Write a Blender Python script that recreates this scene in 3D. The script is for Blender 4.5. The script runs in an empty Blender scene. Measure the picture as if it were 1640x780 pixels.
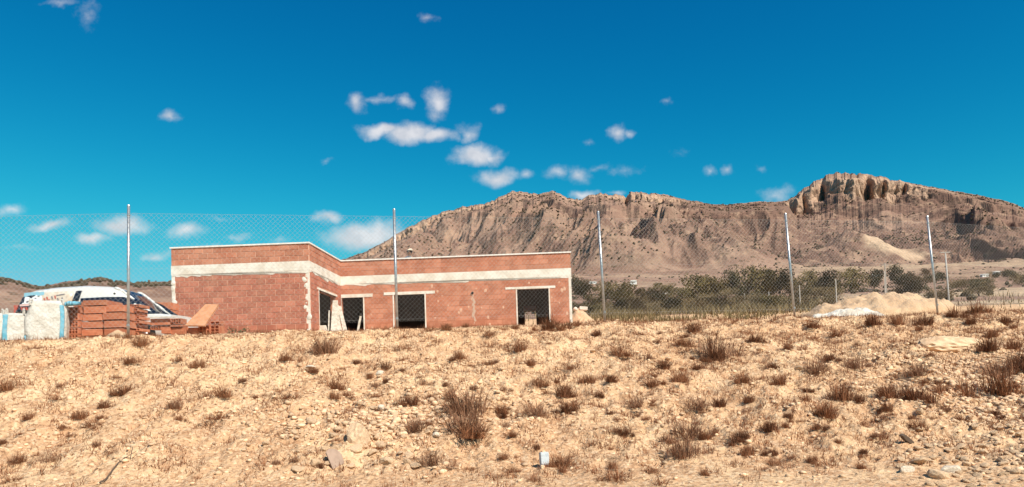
import bpy, math, random
import numpy as np
from mathutils import Vector, Matrix
random.seed(7)
RNG = np.random.default_rng(7)
S = bpy.context.scene
COL = S.collection
PI = math.pi

# ------------------------------------------------------------------ camera
F, CX, CY, ROLL, PITCH = 1184.0, 820.0, 571.0, 0.031, 0.030   # eye is the world origin
cam_d = bpy.data.cameras.new("camera"); cam = bpy.data.objects.new("camera", cam_d); COL.objects.link(cam)
cam_d.sensor_width = 36.0; cam_d.lens = F * 36.0 / 1640.0
cam_d.shift_y = (CY - 390.0) / 1640.0
cam_d.clip_start = 0.1; cam_d.clip_end = 20000
cam.matrix_world = Matrix.Rotation(PI / 2 + PITCH, 4, 'X') @ Matrix.Rotation(-ROLL, 4, 'Z')
S.camera = cam

def ray(px, py):
    du, dv = px - CX, py - CY
    c, s = math.cos(ROLL), math.sin(ROLL)
    u = du * c - dv * s; v = du * s + dv * c
    up = -v / F
    return Vector((u / F, math.cos(PITCH) - math.sin(PITCH) * up, math.sin(PITCH) + math.cos(PITCH) * up))
def at(px, py, y):
    r = ray(px, py); return r * (y / r.y)
def ue(px, py):
    r = ray(px, py); return r.x / r.y, r.z / r.y

# ------------------------------------------------------------------ light
SUN_EL, SUN_AZ = math.radians(46), math.radians(40)     # sun behind the camera, to its right
sd = bpy.data.lights.new("sun", 'SUN'); sun = bpy.data.objects.new("sun", sd); COL.objects.link(sun)
sd.energy = 4.6; sd.angle = math.radians(0.5); sd.color = (1.0, 0.93, 0.82)
sdir = Vector((math.sin(SUN_AZ) * math.cos(SUN_EL), -math.cos(SUN_AZ) * math.cos(SUN_EL), math.sin(SUN_EL)))
sun.rotation_euler = (-sdir).to_track_quat('-Z', 'Y').to_euler()
S.view_settings.view_transform = 'Standard'; S.view_settings.look = 'None'
S.view_settings.exposure = 0.5; S.view_settings.gamma = 1.0
S.render.film_transparent = False

# ------------------------------------------------------------------ node helpers
class NT:
    def __init__(s, tree): s.t = tree; s.n = tree.nodes; s.l = tree.links
    def node(s, typ, **kw):
        n = s.n.new(typ)
        for k, v in kw.items(): setattr(n, k, v)
        return n
    def put(s, sock, v):
        if v is None: return
        if isinstance(v, bpy.types.NodeSocket): s.l.new(v, sock)
        elif isinstance(v, (tuple, list)) and len(v) == 3 and sock.type == 'RGBA': sock.default_value = (*v, 1)
        else: sock.default_value = v
    def math(s, op, a, b=None, c=None, clamp=False):
        n = s.node('ShaderNodeMath', operation=op); n.use_clamp = clamp
        s.put(n.inputs[0], a); s.put(n.inputs[1], b); s.put(n.inputs[2], c); return n.outputs[0]
    def vmath(s, op, a, b=None):
        n = s.node('ShaderNodeVectorMath', operation=op)
        s.put(n.inputs[0], a); s.put(n.inputs[1], b)
        return n.outputs['Value'] if op in ('LENGTH', 'DOT_PRODUCT') else n.outputs[0]
    def mix(s, f, a, b, blend='MIX'):
        n = s.node('ShaderNodeMix', data_type='RGBA', blend_type=blend)
        s.put(n.inputs[0], f); s.put(n.inputs[6], a); s.put(n.inputs[7], b); return n.outputs[2]
    def noise(s, vec, scale, detail=4, rough=0.55, dim='3D'):
        n = s.node('ShaderNodeTexNoise', noise_dimensions=dim)
        s.put(n.inputs['Vector'], vec); n.inputs['Scale'].default_value = scale
        n.inputs['Detail'].default_value = detail; n.inputs['Roughness'].default_value = rough
        return n.outputs['Fac']
    def ss(s, v, a, b):
        n = s.node('ShaderNodeMapRange', interpolation_type='SMOOTHSTEP')
        s.put(n.inputs[0], v); n.inputs[1].default_value = a; n.inputs[2].default_value = b
        return n.outputs[0]

def mat(name, col, rough=0.9, metal=0.0, var=None, vscale=8.0, bump=0.0, bscale=60.0, rnd=0.0, attr=None, coords='Object', vlo=.4, vhi=.62, spec=0.3, smear=None):
    m = bpy.data.materials.new(name); m.use_nodes = True
    T = NT(m.node_tree); b = T.n['Principled BSDF']
    b.inputs['Roughness'].default_value = rough; b.inputs['Metallic'].default_value = metal
    b.inputs['Specular IOR Level'].default_value = spec
    tc = T.node('ShaderNodeNewGeometry').outputs['Position'] if coords == 'World' else T.node('ShaderNodeTexCoord').outputs[coords]
    c = None
    if var is not None:
        f = T.ss(T.noise(tc, vscale, 6, .6), vlo, vhi); c = T.mix(f, col, var)
    if smear: c = T.mix(T.math('MULTIPLY', T.ss(T.noise(tc, 1.15, 7, .72), .53, .70), .5), c, smear)
    if rnd or attr:
        if attr: r = T.node('ShaderNodeAttribute', attribute_name=attr).outputs['Fac']
        else: r = T.node('ShaderNodeObjectInfo').outputs['Random']
        g = T.math('MULTIPLY_ADD', r, 2 * (rnd or .2), 1 - (rnd or .2))
        hv = T.node('ShaderNodeHueSaturation'); T.put(hv.inputs['Color'], c if c else col); T.put(hv.inputs['Value'], g)
        hv.inputs['Saturation'].default_value = 1.0; c = hv.outputs[0]
    T.put(b.inputs['Base Color'], c if c else col)
    if bump:
        bn = T.node('ShaderNodeBump'); bn.inputs['Strength'].default_value = 1.0; bn.inputs['Distance'].default_value = bump
        T.put(bn.inputs['Height'], T.noise(tc, bscale, 5, .65)); T.put(b.inputs['Normal'], bn.outputs[0])
    return m

# ------------------------------------------------------------------ sky with its clouds (a function of direction only)
W = bpy.data.worlds.new("World"); S.world = W; W.use_nodes = True
def build_world():
    T = NT(W.node_tree); bg = T.n['Background']; bg.inputs['Strength'].default_value = 0.10
    sky = T.node('ShaderNodeTexSky', sky_type='NISHITA'); sky.sun_disc = False
    sky.sun_elevation = SUN_EL; sky.sun_rotation = math.atan2(sdir.x, sdir.y)
    sky.air_density = 1.0; sky.dust_density = 0.25; sky.ozone_density = 2.0; sky.altitude = 300
    sc_ = T.node('ShaderNodeSeparateColor'); T.l.new(sky.outputs[0], sc_.inputs[0]); cc_ = T.node('ShaderNodeCombineColor')
    for i, (k_, g_, cap_) in enumerate(((.0040, 4.0, 1.4), (.42, 1.45, 4.2), (.90, .92, 5.6))):      # deep cyan blue of the photograph
        T.l.new(T.math('SMOOTH_MIN', T.math('MULTIPLY', T.math('POWER', sc_.outputs[i], g_), k_), cap_, .5 * cap_), cc_.inputs[i])
    tinted = cc_.outputs[0]
    geo = T.node('ShaderNodeTexCoord').outputs['Generated']
    sep = T.node('ShaderNodeSeparateXYZ'); T.l.new(geo, sep.inputs[0])
    yy = T.math('MAXIMUM', sep.outputs[1], 0.02)
    u = T.math('DIVIDE', sep.outputs[0], yy); e = T.math('DIVIDE', sep.outputs[2], yy)
    cmb = T.node('ShaderNodeCombineXYZ'); T.l.new(u, cmb.inputs[0]); T.l.new(e, cmb.inputs[1]); P = cmb.outputs[0]
    # wispy domain warp
    n1 = T.node('ShaderNodeTexNoise'); T.l.new(P, n1.inputs['Vector']); n1.inputs['Scale'].default_value = 22; n1.inputs['Detail'].default_value = 4
    wv = T.vmath('SUBTRACT', n1.outputs['Color'], (0.5, 0.5, 0.5))
    sc = T.node('ShaderNodeVectorMath', operation='SCALE'); T.l.new(wv, sc.inputs[0]); sc.inputs['Scale'].default_value = 0.032
    PW = T.vmath('ADD', P, sc.outputs[0])
    clouds = [  # px, py, half width, half height, density
        (612, 208, 38, 14, 1.0), (655, 213, 42, 19, 1.05), (695, 218, 36, 13, .9), (764, 250, 39, 17, 1.0), (790, 254, 20, 11, .7),
        (700, 168, 22, 26, .72), (575, 163, 20, 19, .66), (612, 158, 40, 8, .45), (648, 161, 15, 13, .6), (748, 214, 19, 19, .6), (797, 284, 34, 14, .85),
        (843, 283, 15, 10, .5), (796, 176, 14, 10, .5), (991, 211, 17, 16, .68), (1012, 213, 12, 10, .5), (946, 226, 12, 8, .4), (890, 276, 24, 14, .56),
        (926, 278, 24, 15, .6), (960, 268, 30, 7, .35), (1136, 273, 10, 12, .5), (1164, 271, 14, 12, .5), (1222, 273, 14, 9, .35), (1243, 308, 40, 12, .5),
        (1067, 164, 12, 8, .38), (686, 26, 17, 11, .45), (270, 187, 24, 10, .58), (526, 261, 16, 6, .32), (100, 5, 40, 7, .42), (140, 22, 22, 26, .36),
        (525, 350, 28, 12, .7), (585, 378, 66, 20, 1.0), (640, 384, 50, 18, .9), (80, 362, 36, 11, .72), (195, 360, 46, 17, .85), (150, 384, 34, 11, .75),
        (295, 370, 36, 18, .66), (15, 338, 26, 12, .55), (250, 408, 30, 10, .6), (385, 378, 22, 8, .45), (450, 385, 30, 8, .4), (935, 309, 24, 9, .7), (340, 395, 60, 7, .35),
        (985, 308, 20, 6, .5), (355, 345, 40, 7, .3), (30, 400, 60, 8, .3), (1000, 275, 40, 12, .3), (1090, 245, 24, 10, .25)]
    acc = None; shade = None
    for (px, py, hw, hh, dn) in clouds:
        cu, ce = ue(px, py)
        d = T.vmath('SUBTRACT', PW, (cu, ce, 0))
        d = T.vmath('MULTIPLY', d, (F / (hw * 1.5), F / (hh * 1.5), 0))
        v = T.math('MULTIPLY', T.math('SUBTRACT', 1.0, T.vmath('LENGTH', d), clamp=True), dn)
        acc = v if acc is None else T.math('MAXIMUM', acc, v)
    fine = T.noise(P, 70, 6, .62)
    a = T.math('MULTIPLY_ADD', T.math('SUBTRACT', fine, .5), .42, acc)
    a = T.math('MULTIPLY', T.ss(a, .12, .80), T.ss(acc, 0.0, .10))
    front = T.math('GREATER_THAN', sep.outputs[1], 0.03)
    a = T.math('MULTIPLY', T.math('MULTIPLY', a, front), 0.80)
    puff = T.ss(T.noise(P, 30, 4, .6), .35, .65)
    cc = T.mix(puff, (5.2, 5.1, 5.3), (6.6, 6.3, 6.3))
    out = T.mix(a, tinted, cc)
    T.l.new(out, bg.inputs['Color'])
build_world()

# ------------------------------------------------------------------ numeric noise
def _hash(ix, iy, seed):
    h = (ix.astype(np.int64) * 374761393 + iy.astype(np.int64) * 668265263 + seed * 974711) & 0x7fffffff
    h = ((h ^ (h >> 13)) * 1274126177) & 0x7fffffff
    return (h ^ (h >> 16)) & 0xffff
def perlin(x, y, seed=0):
    x = np.asarray(x, float); y = np.asarray(y, float); x, y = np.broadcast_arrays(x, y)
    ix = np.floor(x); iy = np.floor(y); fx = x - ix; fy = y - iy
    sx = fx * fx * fx * (fx * (fx * 6 - 15) + 10); sy = fy * fy * fy * (fy * (fy * 6 - 15) + 10)
    def g(a, b):
        ang = _hash(ix + a, iy + b, seed) * (2 * PI / 65536)
        return np.cos(ang) * (fx - a) + np.sin(ang) * (fy - b)
    return 1.5 * ((g(0, 0) * (1 - sx) + g(1, 0) * sx) * (1 - sy) + (g(0, 1) * (1 - sx) + g(1, 1) * sx) * sy)
def fbm(x, y, seed=0, oct=4, gain=.5):
    v = 0; a = 1.0; f = 1.0
    for i in range(oct): v = v + a * perlin(np.asarray(x) * f, np.asarray(y) * f, seed + i * 17); a *= gain; f *= 2.03
    return v
def ridged(x, y, seed=0, oct=4, gain=.5):
    v = 0; a = 1.0; f = 1.0
    for i in range(oct): v = v + a * (1 - 2 * np.abs(perlin(np.asarray(x) * f, np.asarray(y) * f, seed + i * 31))); a *= gain; f *= 2.07
    return v
def sm(a, b, x):
    t = np.clip((np.asarray(x, float) - a) / (b - a), 0, 1); return t * t * (3 - 2 * t)

# ------------------------------------------------------------------ ground shape
EYE = 1.25
POSTS = [((206, 330), (205, 533), 14.8), ((631, 336), (636, 521), 15.6), ((958, 340), (969, 510), 17.4), ((1258, 343), (1273, 503), 18.5), ((1485, 347), (1502, 497), 19.8)]
_pb = [at(*b, d) for (t, b, d) in POSTS]
_cx = np.array([-22, -13.2] + [p.x for p in _pb] + [16.5, 24]); _cy = np.array([13.6, 14.2] + [p.y for p in _pb] + [21.0, 22.6])
_cz = np.array([1.1, 1.1] + [p.z for p in _pb] + [1.60, 1.72])
def crest(x): return np.interp(x, _cx, _cy), np.interp(x, _cx, _cz)
E_Y = np.array([1, 20, 36, 45, 58, 100, 200, 400, 800, 4000.]); E_V = np.array([0, .05, .060, .070, .081, .091, .104, .120, .137, .150])
def plain(x, y): return y * np.interp(y, E_Y, E_V)
def ground_base(x, y):
    yc, zc = crest(x)
    yf = np.interp(x, [-14, -3, 3, 9, 16], [8.5, 8.5, 8.2, 7.4, 6.8])
    t = (y - yf) / (yc - yf)
    tt = np.clip(t, -1, 2)
    k = 14.0
    soft = (np.logaddexp(0, k * tt) - np.logaddexp(0, k * (tt - 1))) / k     # rounded foot and lip
    z = -EYE + (zc + EYE) * soft
    far = sm(34, 56, y)
    return z * (1 - far) + plain(x, np.maximum(y, 1)) * far
def ground_fine(x, y):
    yc, zc = crest(x)
    yf = np.interp(x, [-14, -3, 3, 9, 16], [8.5, 8.5, 8.2, 7.4, 6.8])
    sl = sm(-.05, .12, (y - yf) / (yc - yf)) * (1 - sm(.9, 1.02, (y - yc + 1.2) / 1.2) * .82)
    road = .18 + .82 * sl
    d = .10 * fbm(x * .7, y * .7, 3, 3) * sl + .045 * fbm(x * 2.6, y * 2.6, 11, 3) * road
    crumb = np.maximum(ridged(x * 6.5, y * 6.5, 21, 3, .6) - .2, -.8)
    patch = .35 + .65 * sm(-.25, .45, fbm(x * .55, y * .75, 41, 3))
    d += .040 * crumb * road * patch + .020 * fbm(x * 17, y * 17, 29, 2) * road * patch
    rills = ridged(x * 1.9 + .5 * fbm(x, y, 5, 2), y * .35, 77, 2)
    d -= .05 * np.clip(rills - .55, 0, 1) * sl
    return d
def gz(x, y): return float(ground_base(np.array(x), np.array(y)) + ground_fine(np.array(x), np.array(y)))

def ground_hit(px, py):
    r = ray(px, py); k = 6.0; last = None
    while k < 24:
        p = r * (k / r.y)
        if p.z < gz(p.x, p.y): return p
        k += .04
    return None
def grid_mesh(name, X, Y, Z, material, attrs=None, smooth=True):
    ny, nx = X.shape
    me = bpy.data.meshes.new(name)
    nv = nx * ny; co = np.stack([X, Y, Z], -1).reshape(-1, 3).astype(np.float32)
    idx = np.arange(nv).reshape(ny, nx)
    q = np.stack([idx[:-1, :-1], idx[:-1, 1:], idx[1:, 1:], idx[1:, :-1]], -1).reshape(-1, 4)
    nq = len(q)
    me.vertices.add(nv); me.vertices.foreach_set('co', co.ravel())
    me.loops.add(nq * 4); me.loops.foreach_set('vertex_index', q.ravel().astype(np.int32))
    me.polygons.add(nq); me.polygons.foreach_set('loop_start', np.arange(0, nq * 4, 4, dtype=np.int32))
    me.polygons.foreach_set('use_smooth', np.full(nq, smooth))
    me.update(calc_edges=True)
    for k, v in (attrs or {}).items():
        a = me.attributes.new(k, 'FLOAT', 'POINT'); a.data.foreach_set('value', v.ravel().astype(np.float32))
    me.materials.append(material)
    o = bpy.data.objects.new(name, me); COL.objects.link(o); return o

# ------------------------------------------------------------------ soil material and near ground
def soil_material():
    m = bpy.data.materials.new("dry_soil"); m.use_nodes = True
    T = NT(m.node_tree); b = T.n['Principled BSDF']; b.inputs['Roughness'].default_value = 1.0; b.inputs['Specular IOR Level'].default_value = .1
    P = T.node('ShaderNodeNewGeometry').outputs['Position']
    big = T.ss(T.noise(P, .55, 5, .6), .38, .64)
    c = T.mix(big, (.67, .405, .225), (.79, .52, .30))
    c = T.mix(T.ss(T.noise(P, 3.2, 6, .7), .47, .66), c, (.58, .33, .18))
    c = T.mix(T.math('MULTIPLY', T.ss(T.noise(P, 1.1, 7, .75), .52, .68), .75), c, (.40, .20, .10))
    # crumbs, each with its own tint
    v = T.node('ShaderNodeTexVoronoi'); T.l.new(P, v.inputs['Vector']); v.inputs['Scale'].default_value = 26
    cv = T.node('ShaderNodeSeparateColor'); T.l.new(v.outputs['Color'], cv.inputs[0])
    c = T.mix(T.math('MULTIPLY', T.ss(cv.outputs[0], .55, 1.0), .5), c, (.86, .64, .42))
    c = T.mix(T.math('MULTIPLY', T.ss(cv.outputs[1], .74, .92), .7), c, (.33, .17, .085))
    # fallen straw and litter; the dark flecks also paint in fine shade
    c = T.mix(T.math('MULTIPLY', T.ss(T.noise(P, 24, 5, .75), .55, .66), .75), c, (.25, .12, .06))
    T.put(b.inputs['Base Color'], c)
    bn = T.node('ShaderNodeBump'); bn.inputs['Distance'].default_value = .03; bn.inputs['Strength'].default_value = 1
    v2 = T.node('ShaderNodeTexVoronoi'); T.l.new(P, v2.inputs['Vector']); v2.inputs['Scale'].default_value = 17
    h = T.math('ADD', T.noise(P, 30, 6, .7), T.math('MULTIPLY', v2.outputs['Distance'], -.6))
    T.put(bn.inputs['Height'], h); T.put(b.inputs['Normal'], bn.outputs[0])
    return m
SOIL = soil_material()
xs = np.linspace(-13.0, 17.0, 860); ys = np.linspace(5.6, 23.0, 550)
X, Y = np.meshgrid(xs, ys)
o = grid_mesh("ground_bank", X, Y, ground_base(X, Y) + ground_fine(X, Y), SOIL); o['kind'] = 'structure'
xs = np.concatenate([np.linspace(-140, -24, 14), np.linspace(-23, 27, 90), np.linspace(30, 140, 14)]); ys = np.concatenate([np.linspace(-60, 0, 12), np.linspace(1, 60, 120)])
X, Y = np.meshgrid(xs, ys)
inside = (X > -12.6) & (X < 16.6) & (Y > 6.1) & (Y < 22.5)
o = grid_mesh("ground", X, Y, ground_base(X, Y) - np.where(inside, .45, .02), SOIL); o['kind'] = 'structure'

# ------------------------------------------------------------------ mountains and far plain
SKY = [(100, 480), (300, 458), (420, 440), (500, 425), (545, 416), (580, 405), (610, 390), (640, 372), (660, 360), (680, 351), (700, 343), (720, 336), (745, 331), (765, 327), (780, 324), (788, 322), (796, 317), (806, 312), (820, 308), (834, 306),
       (848, 309), (860, 310), (872, 308), (885, 306), (895, 309), (905, 315), (920, 319), (932, 318), (945, 312), (960, 310), (980, 311), (998, 312), (1002, 318), (1006, 312), (1010, 307), (1026, 308), (1045, 309), (1062, 311), (1080, 315),
       (1092, 318), (1120, 323), (1140, 327), (1165, 327), (1190, 325), (1215, 322), (1240, 323), (1262, 321), (1268, 316), (1280, 307), (1288, 301), (1300, 294), (1308, 290), (1318, 284), (1328, 278), (1340, 276), (1355, 277), (1372, 279), (1378, 277),
       (1392, 279), (1410, 283), (1440, 289), (1480, 297), (1520, 304), (1560, 311), (1600, 319), (1622, 325), (1640, 333), (1720, 360), (1850, 385), (2000, 400), (2400, 440)]
_su, _se = zip(*[ue(*p) for p in SKY])
HILL = [(-700, 470), (-300, 440), (-60, 440), (0, 448), (25, 453), (60, 464), (85, 462), (110, 458), (140, 450), (165, 448), (185, 454), (210, 456), (275, 458), (400, 463), (600, 470), (800, 485)]
_hu, _he = zip(*[ue(*p) for p in HILL])
def U(px, py=340): return ue(px, py)[0]
CLF = [(560, .05), (640, .16), (720, .2), (780, .26), (830, .34), (870, .2), (905, .16), (960, .27), (1010, .3), (1045, .22), (1080, .12), (1150, .04), (1255, .05), (1275, .28), (1340, .36), (1385, .35), (1410, .26), (1450, .19), (1500, .11), (1640, .05)]
_cu = [ue(p, 330)[0] for p, _ in CLF]; _cv = [v for _, v in CLF]
YF = 800.0
def terrain():
    us = np.concatenate([np.linspace(-1.5, -.74, 40), np.linspace(-.735, -.26, 170), np.linspace(-.259, .735, 860), np.linspace(.74, 1.5, 40)])
    tt = np.concatenate([np.linspace(0, .80, 190), np.linspace(.803, 1.0, 110)[0:], np.linspace(1.02, 1.6, 12)])
    ynear = np.concatenate([np.linspace(57, 60, 3), np.geomspace(62, 780, 152)])
    nr = len(ynear) + len(tt)
    Uu = np.broadcast_to(us, (nr, len(us)))
    yr = 2050 + 160 * fbm(us * 4, us * 0 + .3, 5, 2)
    Yn = np.broadcast_to(ynear[:, None], (len(ynear), len(us)))
    Yt = YF + tt[:, None] * (yr[None, :] - YF)
    Yg = np.concatenate([Yn, Yt], 0)
    T_ = np.concatenate([np.zeros_like(Yn) - .01, np.broadcast_to(tt[:, None], Yt.shape)], 0)
    Xg = Uu * Yg
    ef = np.interp(YF, E_Y, E_V)
    E = np.interp(us, _su, _se) + (.0004 + 0.0075 * np.interp(us, [U(p, 330) for p, _ in CLF], [v for _, v in CLF])) * fbm(us * 75, us * 0, 9, 4, .62)
    cf = np.interp(us, _cu, _cv)
    # cliff base line, broken into buttresses
    tb = .862 + .034 * fbm(us * 18, us * 0 + 2, 61, 3) + (.030 - .020 * sm(U(1270), U(1310), us)) * fbm(us * 48, us * 0 + 7, 63, 4, .6)
    for px, wdt, amt in ((1003, 4.5, .09), (1391, 8, .085), (1318, 4, .05), (1414, 4, .03), (940, 9, .05), (822, 3, .04), (1449, 4, .04), (1287, 3, .03), (990, 3, .03), (870, 5, .03), (696, 3, .03), (728, 3, .03)):
        tb = tb + amt * np.exp(-((us - U(px)) / (wdt / F)) ** 2)
    tbs = .862 + .030 * fbm(us * 7, us * 0 + 2, 64, 2)
    dt = .030 + .012 * fbm(us * 30, us * 0 + 4, 66, 2)
    t = np.clip(T_, 0, 1)
    low = (1 - cf) * np.clip(t / tbs, 0, 1) ** 1.12
    w = np.clip((t - tb) / dt, 0, 1)
    top = np.clip((t - tb - dt) / np.maximum(1 - tb - dt, .01), 0, 1)
    cr = .80
    s = low + cf * (cr * w + (1 - cr) * top ** .8)
    s = np.clip(s, 0, 1)
    e = ef + (E - ef) * s
    z = Yg * e
    body = np.clip(t / .06, 0, 1) * np.clip((1 - t) / .22, 0, 1)
    # gullies and spurs running down the slope
    wx = Xg + 120 * fbm(Xg / 700, Yg / 700, 14, 2) + (Yg - 1400) * .28
    wx2 = Xg + 60 * fbm(Xg / 300, Yg / 300, 15, 2) - (Yg - 1400) * .22
    below = 1 - .75 * sm(0, .03, t - tb)
    hgt = np.clip((E - ef) / .10, .0, 1.3)
    calm = 1 - .62 * sm(U(1225), U(1285), us) * (1 - sm(U(1480), U(1560), us)) * (1 - sm(.75, .9, t))
    z = z + body * below * hgt * calm * (52 * (ridged(wx / 310, Yg / 1500, 31, 3, .5) - .8) + 17 * (ridged(wx2 / 95, Yg / 420, 35, 3, .55) - .6) + 5.0 * fbm(Xg / 38, Yg / 55, 37, 4, .6))
    # rock roughness on the cliffs and bedding ledges
    rock = np.exp(-((t - tb - .01) / .035) ** 2)
    z = z + rock * np.clip((1 - t) / .06, 0, 1) * (11 * fbm(Xg / 26, z / 22, 91, 4, .6))
    led = sm(-.1, .4, fbm(Xg / 260, Yg / 260, 47, 3)) * np.clip(hgt, 0, 1) * body
    zz = z + 10 * fbm(Xg / 400, Yg / 400, 51, 2)
    z = z + led * 5.5 * (np.clip(np.mod(zz / 34, 1) * 3.2, 0, 1) - np.mod(zz / 34, 1))
    # hump left and right of the big ridge, and the quarried knoll in front of it
    cap = Yg * (ef + (E - ef) * np.maximum(s, .02))
    def spur(p0, y0, p1, y1, wdt, hh, zref):
        a = np.array([U(*p0) * y0, y0]); b2 = np.array([U(*p1) * y1, y1]); d = b2 - a; L = np.hypot(*d); d = d / L
        q = np.clip(((Xg - a[0]) * d[0] + (Yg - a[1]) * d[1]) / L, 0, 1)
        dist = np.hypot(Xg - a[0] - d[0] * q * L, Yg - a[1] - d[1] * q * L)
        return hh * (1 - .75 * q) * np.maximum(0, 1 - dist / (wdt * (1 + .6 * q))) ** 1.3
    z = z + spur((870, 345), 1750, (1035, 420), 1050, 170, 95, 0) + spur((730, 352), 1700, (640, 400), 1150, 140, 55, 0) + spur((1190, 350), 1700, (1130, 415), 1050, 160, 75, 0)
    z = z + 0 + spur((800, 380), 1300, (780, 425), 950, 130, 55, 0)
    knx, kny = U(1358, 385) * 1020, 1020.
    kx, ky = (Xg - knx), (Yg - kny)
    kn = 47 * np.maximum(0, 1 - np.hypot(kx / np.where(kx > 0, 125, 78), ky / 110)) ** .9
    kn = kn * (1 + .10 * fbm(Xg / 30, Yg / 30, 71, 3))
    z = z + kn
    lim = Yg * (E - .022 * (1 - t) - .0003)
    z = np.where(T_ > 0, lim - 9 * np.logaddexp(0, (lim - z) / 9 * 1.0) + 0 * z, z) if False else np.where((T_ > 0) & (z > lim), lim - .0, z)
    # beyond the ridge the land drops away
    beyond = np.clip((T_ - 1) / .6, 0, 1)
    z = z * (1 - .35 * beyond)
    # near plain with terraces
    near = T_ < 0
    base = plain(Xg, Yg)
    steps = 1.2 * (np.clip(np.mod(base / 7 + .25 * fbm(Xg / 160, Yg / 160, 19, 2), 1) * 5, 0, 1) - np.mod(base / 7 + .25 * fbm(Xg / 160, Yg / 160, 19, 2), 1)) * sm(120, 260, Yg) * (Yg / 300).clip(.5, 2)
    base = base + steps + (.3 + Yg / 500) * fbm(Xg / 30, Yg / 30, 23, 4) * sm(62, 140, Yg)
    bl = sm(560, 800, Yg)
    z = np.where(near, base * 1.0, z)
    # the low scrub hills on the left
    He = np.interp(us, _hu, _he) + .0006 * fbm(us * 90, us * 0, 8, 3)
    hb = np.exp(-((Yg - 470) / np.where(Yg < 470, 150, 190)) ** 2) * (1 - sm(-.36, -.12, Uu))
    hz = Yg * (np.interp(Yg, E_Y, E_V) + (He - np.interp(470, E_Y, E_V)) * hb) + 2.2 * fbm(Xg / 36, Yg / 36, 25, 4) * hb * np.clip(1 - np.abs(Yg - 470) / 40, 0, 1) * 0
    hz = hz + hb * 7 * (ridged(Xg / 90, Yg / 160, 27, 3) - .9) * (1 - np.exp(-((Yg - 470) / 60) ** 2))
    z = np.where((Uu < -.12) & (hb > .02), np.maximum(z, hz), z)
    # the rock faces are broken up sideways too
    face = np.exp(-((t - tb - .014) / .022) ** 2) * sm(.04, .12, cf) * (T_ > 0)
    Yg0 = Yg; dy = face * (13 * fbm(Xg / 60, z / 45, 191, 4, .5) - 4 * np.clip(ridged(Xg / 70 + .6 * fbm(z / 30, Xg / 90, 7, 2), z / 90, 193, 2) - .9, 0, 1))
    Yg = Yg + dy; Xg = Xg + face * 3 * fbm(Xg / 22, z / 14, 195, 3)
    # masks of what the land is made of
    cliff = np.clip(sm(-.012, .004, t - tb) * sm(.05, .16, cf) * (1 - .8 * sm(.05, .10, t - tb)), 0, 1) * (T_ > 0)
    scar = (kn > 1.0) * sm(.0, .35, kx / 75 - .02 + .3 * fbm(Xg / 40, Yg / 40, 73, 3) - .2 * (ky / 80)) * sm(-95, -70, -np.abs(ky)) * (kx < 120) * sm(.30, .52, kn / 47 + .10 + .12 * fbm(Xg / 25, Yg / 25, 75, 3)) * (kx > -14)
    pale = .42 * sm(.22, .42, fbm(Xg / 190, Yg / 45, 81, 3) + .20 * sm(.30, .55, Uu)) * sm(180, 330, Yg) * (1 - sm(760, 860, Yg))
    pale = np.maximum(pale, sm(.35, .42, Uu) * sm(600, 640, Yg + 50 * fbm(Xg / 70, Yg / 70, 83, 2)) * (1 - sm(800, 860, Yg)) * .65)
    pale = np.maximum(pale, sm(.35, .5, Uu) * sm(95, 110, Yg) * (1 - sm(150, 185, Yg + 30 * fbm(Xg / 30, Yg / 30, 85, 2))) * .9)
    pale = np.maximum(pale, (Yg < 78) * sm(.36, .42, Uu))
    pale = pale * (1 - (hb > .05) * .7)
    veg = sm(.0, .35, fbm(Xg / 330, Yg / 330, 87, 3) + .5 * sm(.17, .30, Uu) - .30 * sm(.28, .05, Uu) * (t > .1)) * (T_ > .05)
    veg = np.maximum(veg, .95 * sm(-.25, .25, fbm(Xg / 120, Yg / 70, 89, 4, .6)) * sm(700, 860, Yg) * (1 - sm(.16, .36, t)))
    veg = np.maximum(veg, 1.0 * sm(.25, .7, hb) * sm(-.5, .1, fbm(Xg / 40, Yg / 40, 93, 3)))
    return Xg, Yg, z, dict(cliff=cliff, scar=scar.astype(float), pale=pale, veg=veg), (us, Yg)
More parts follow.
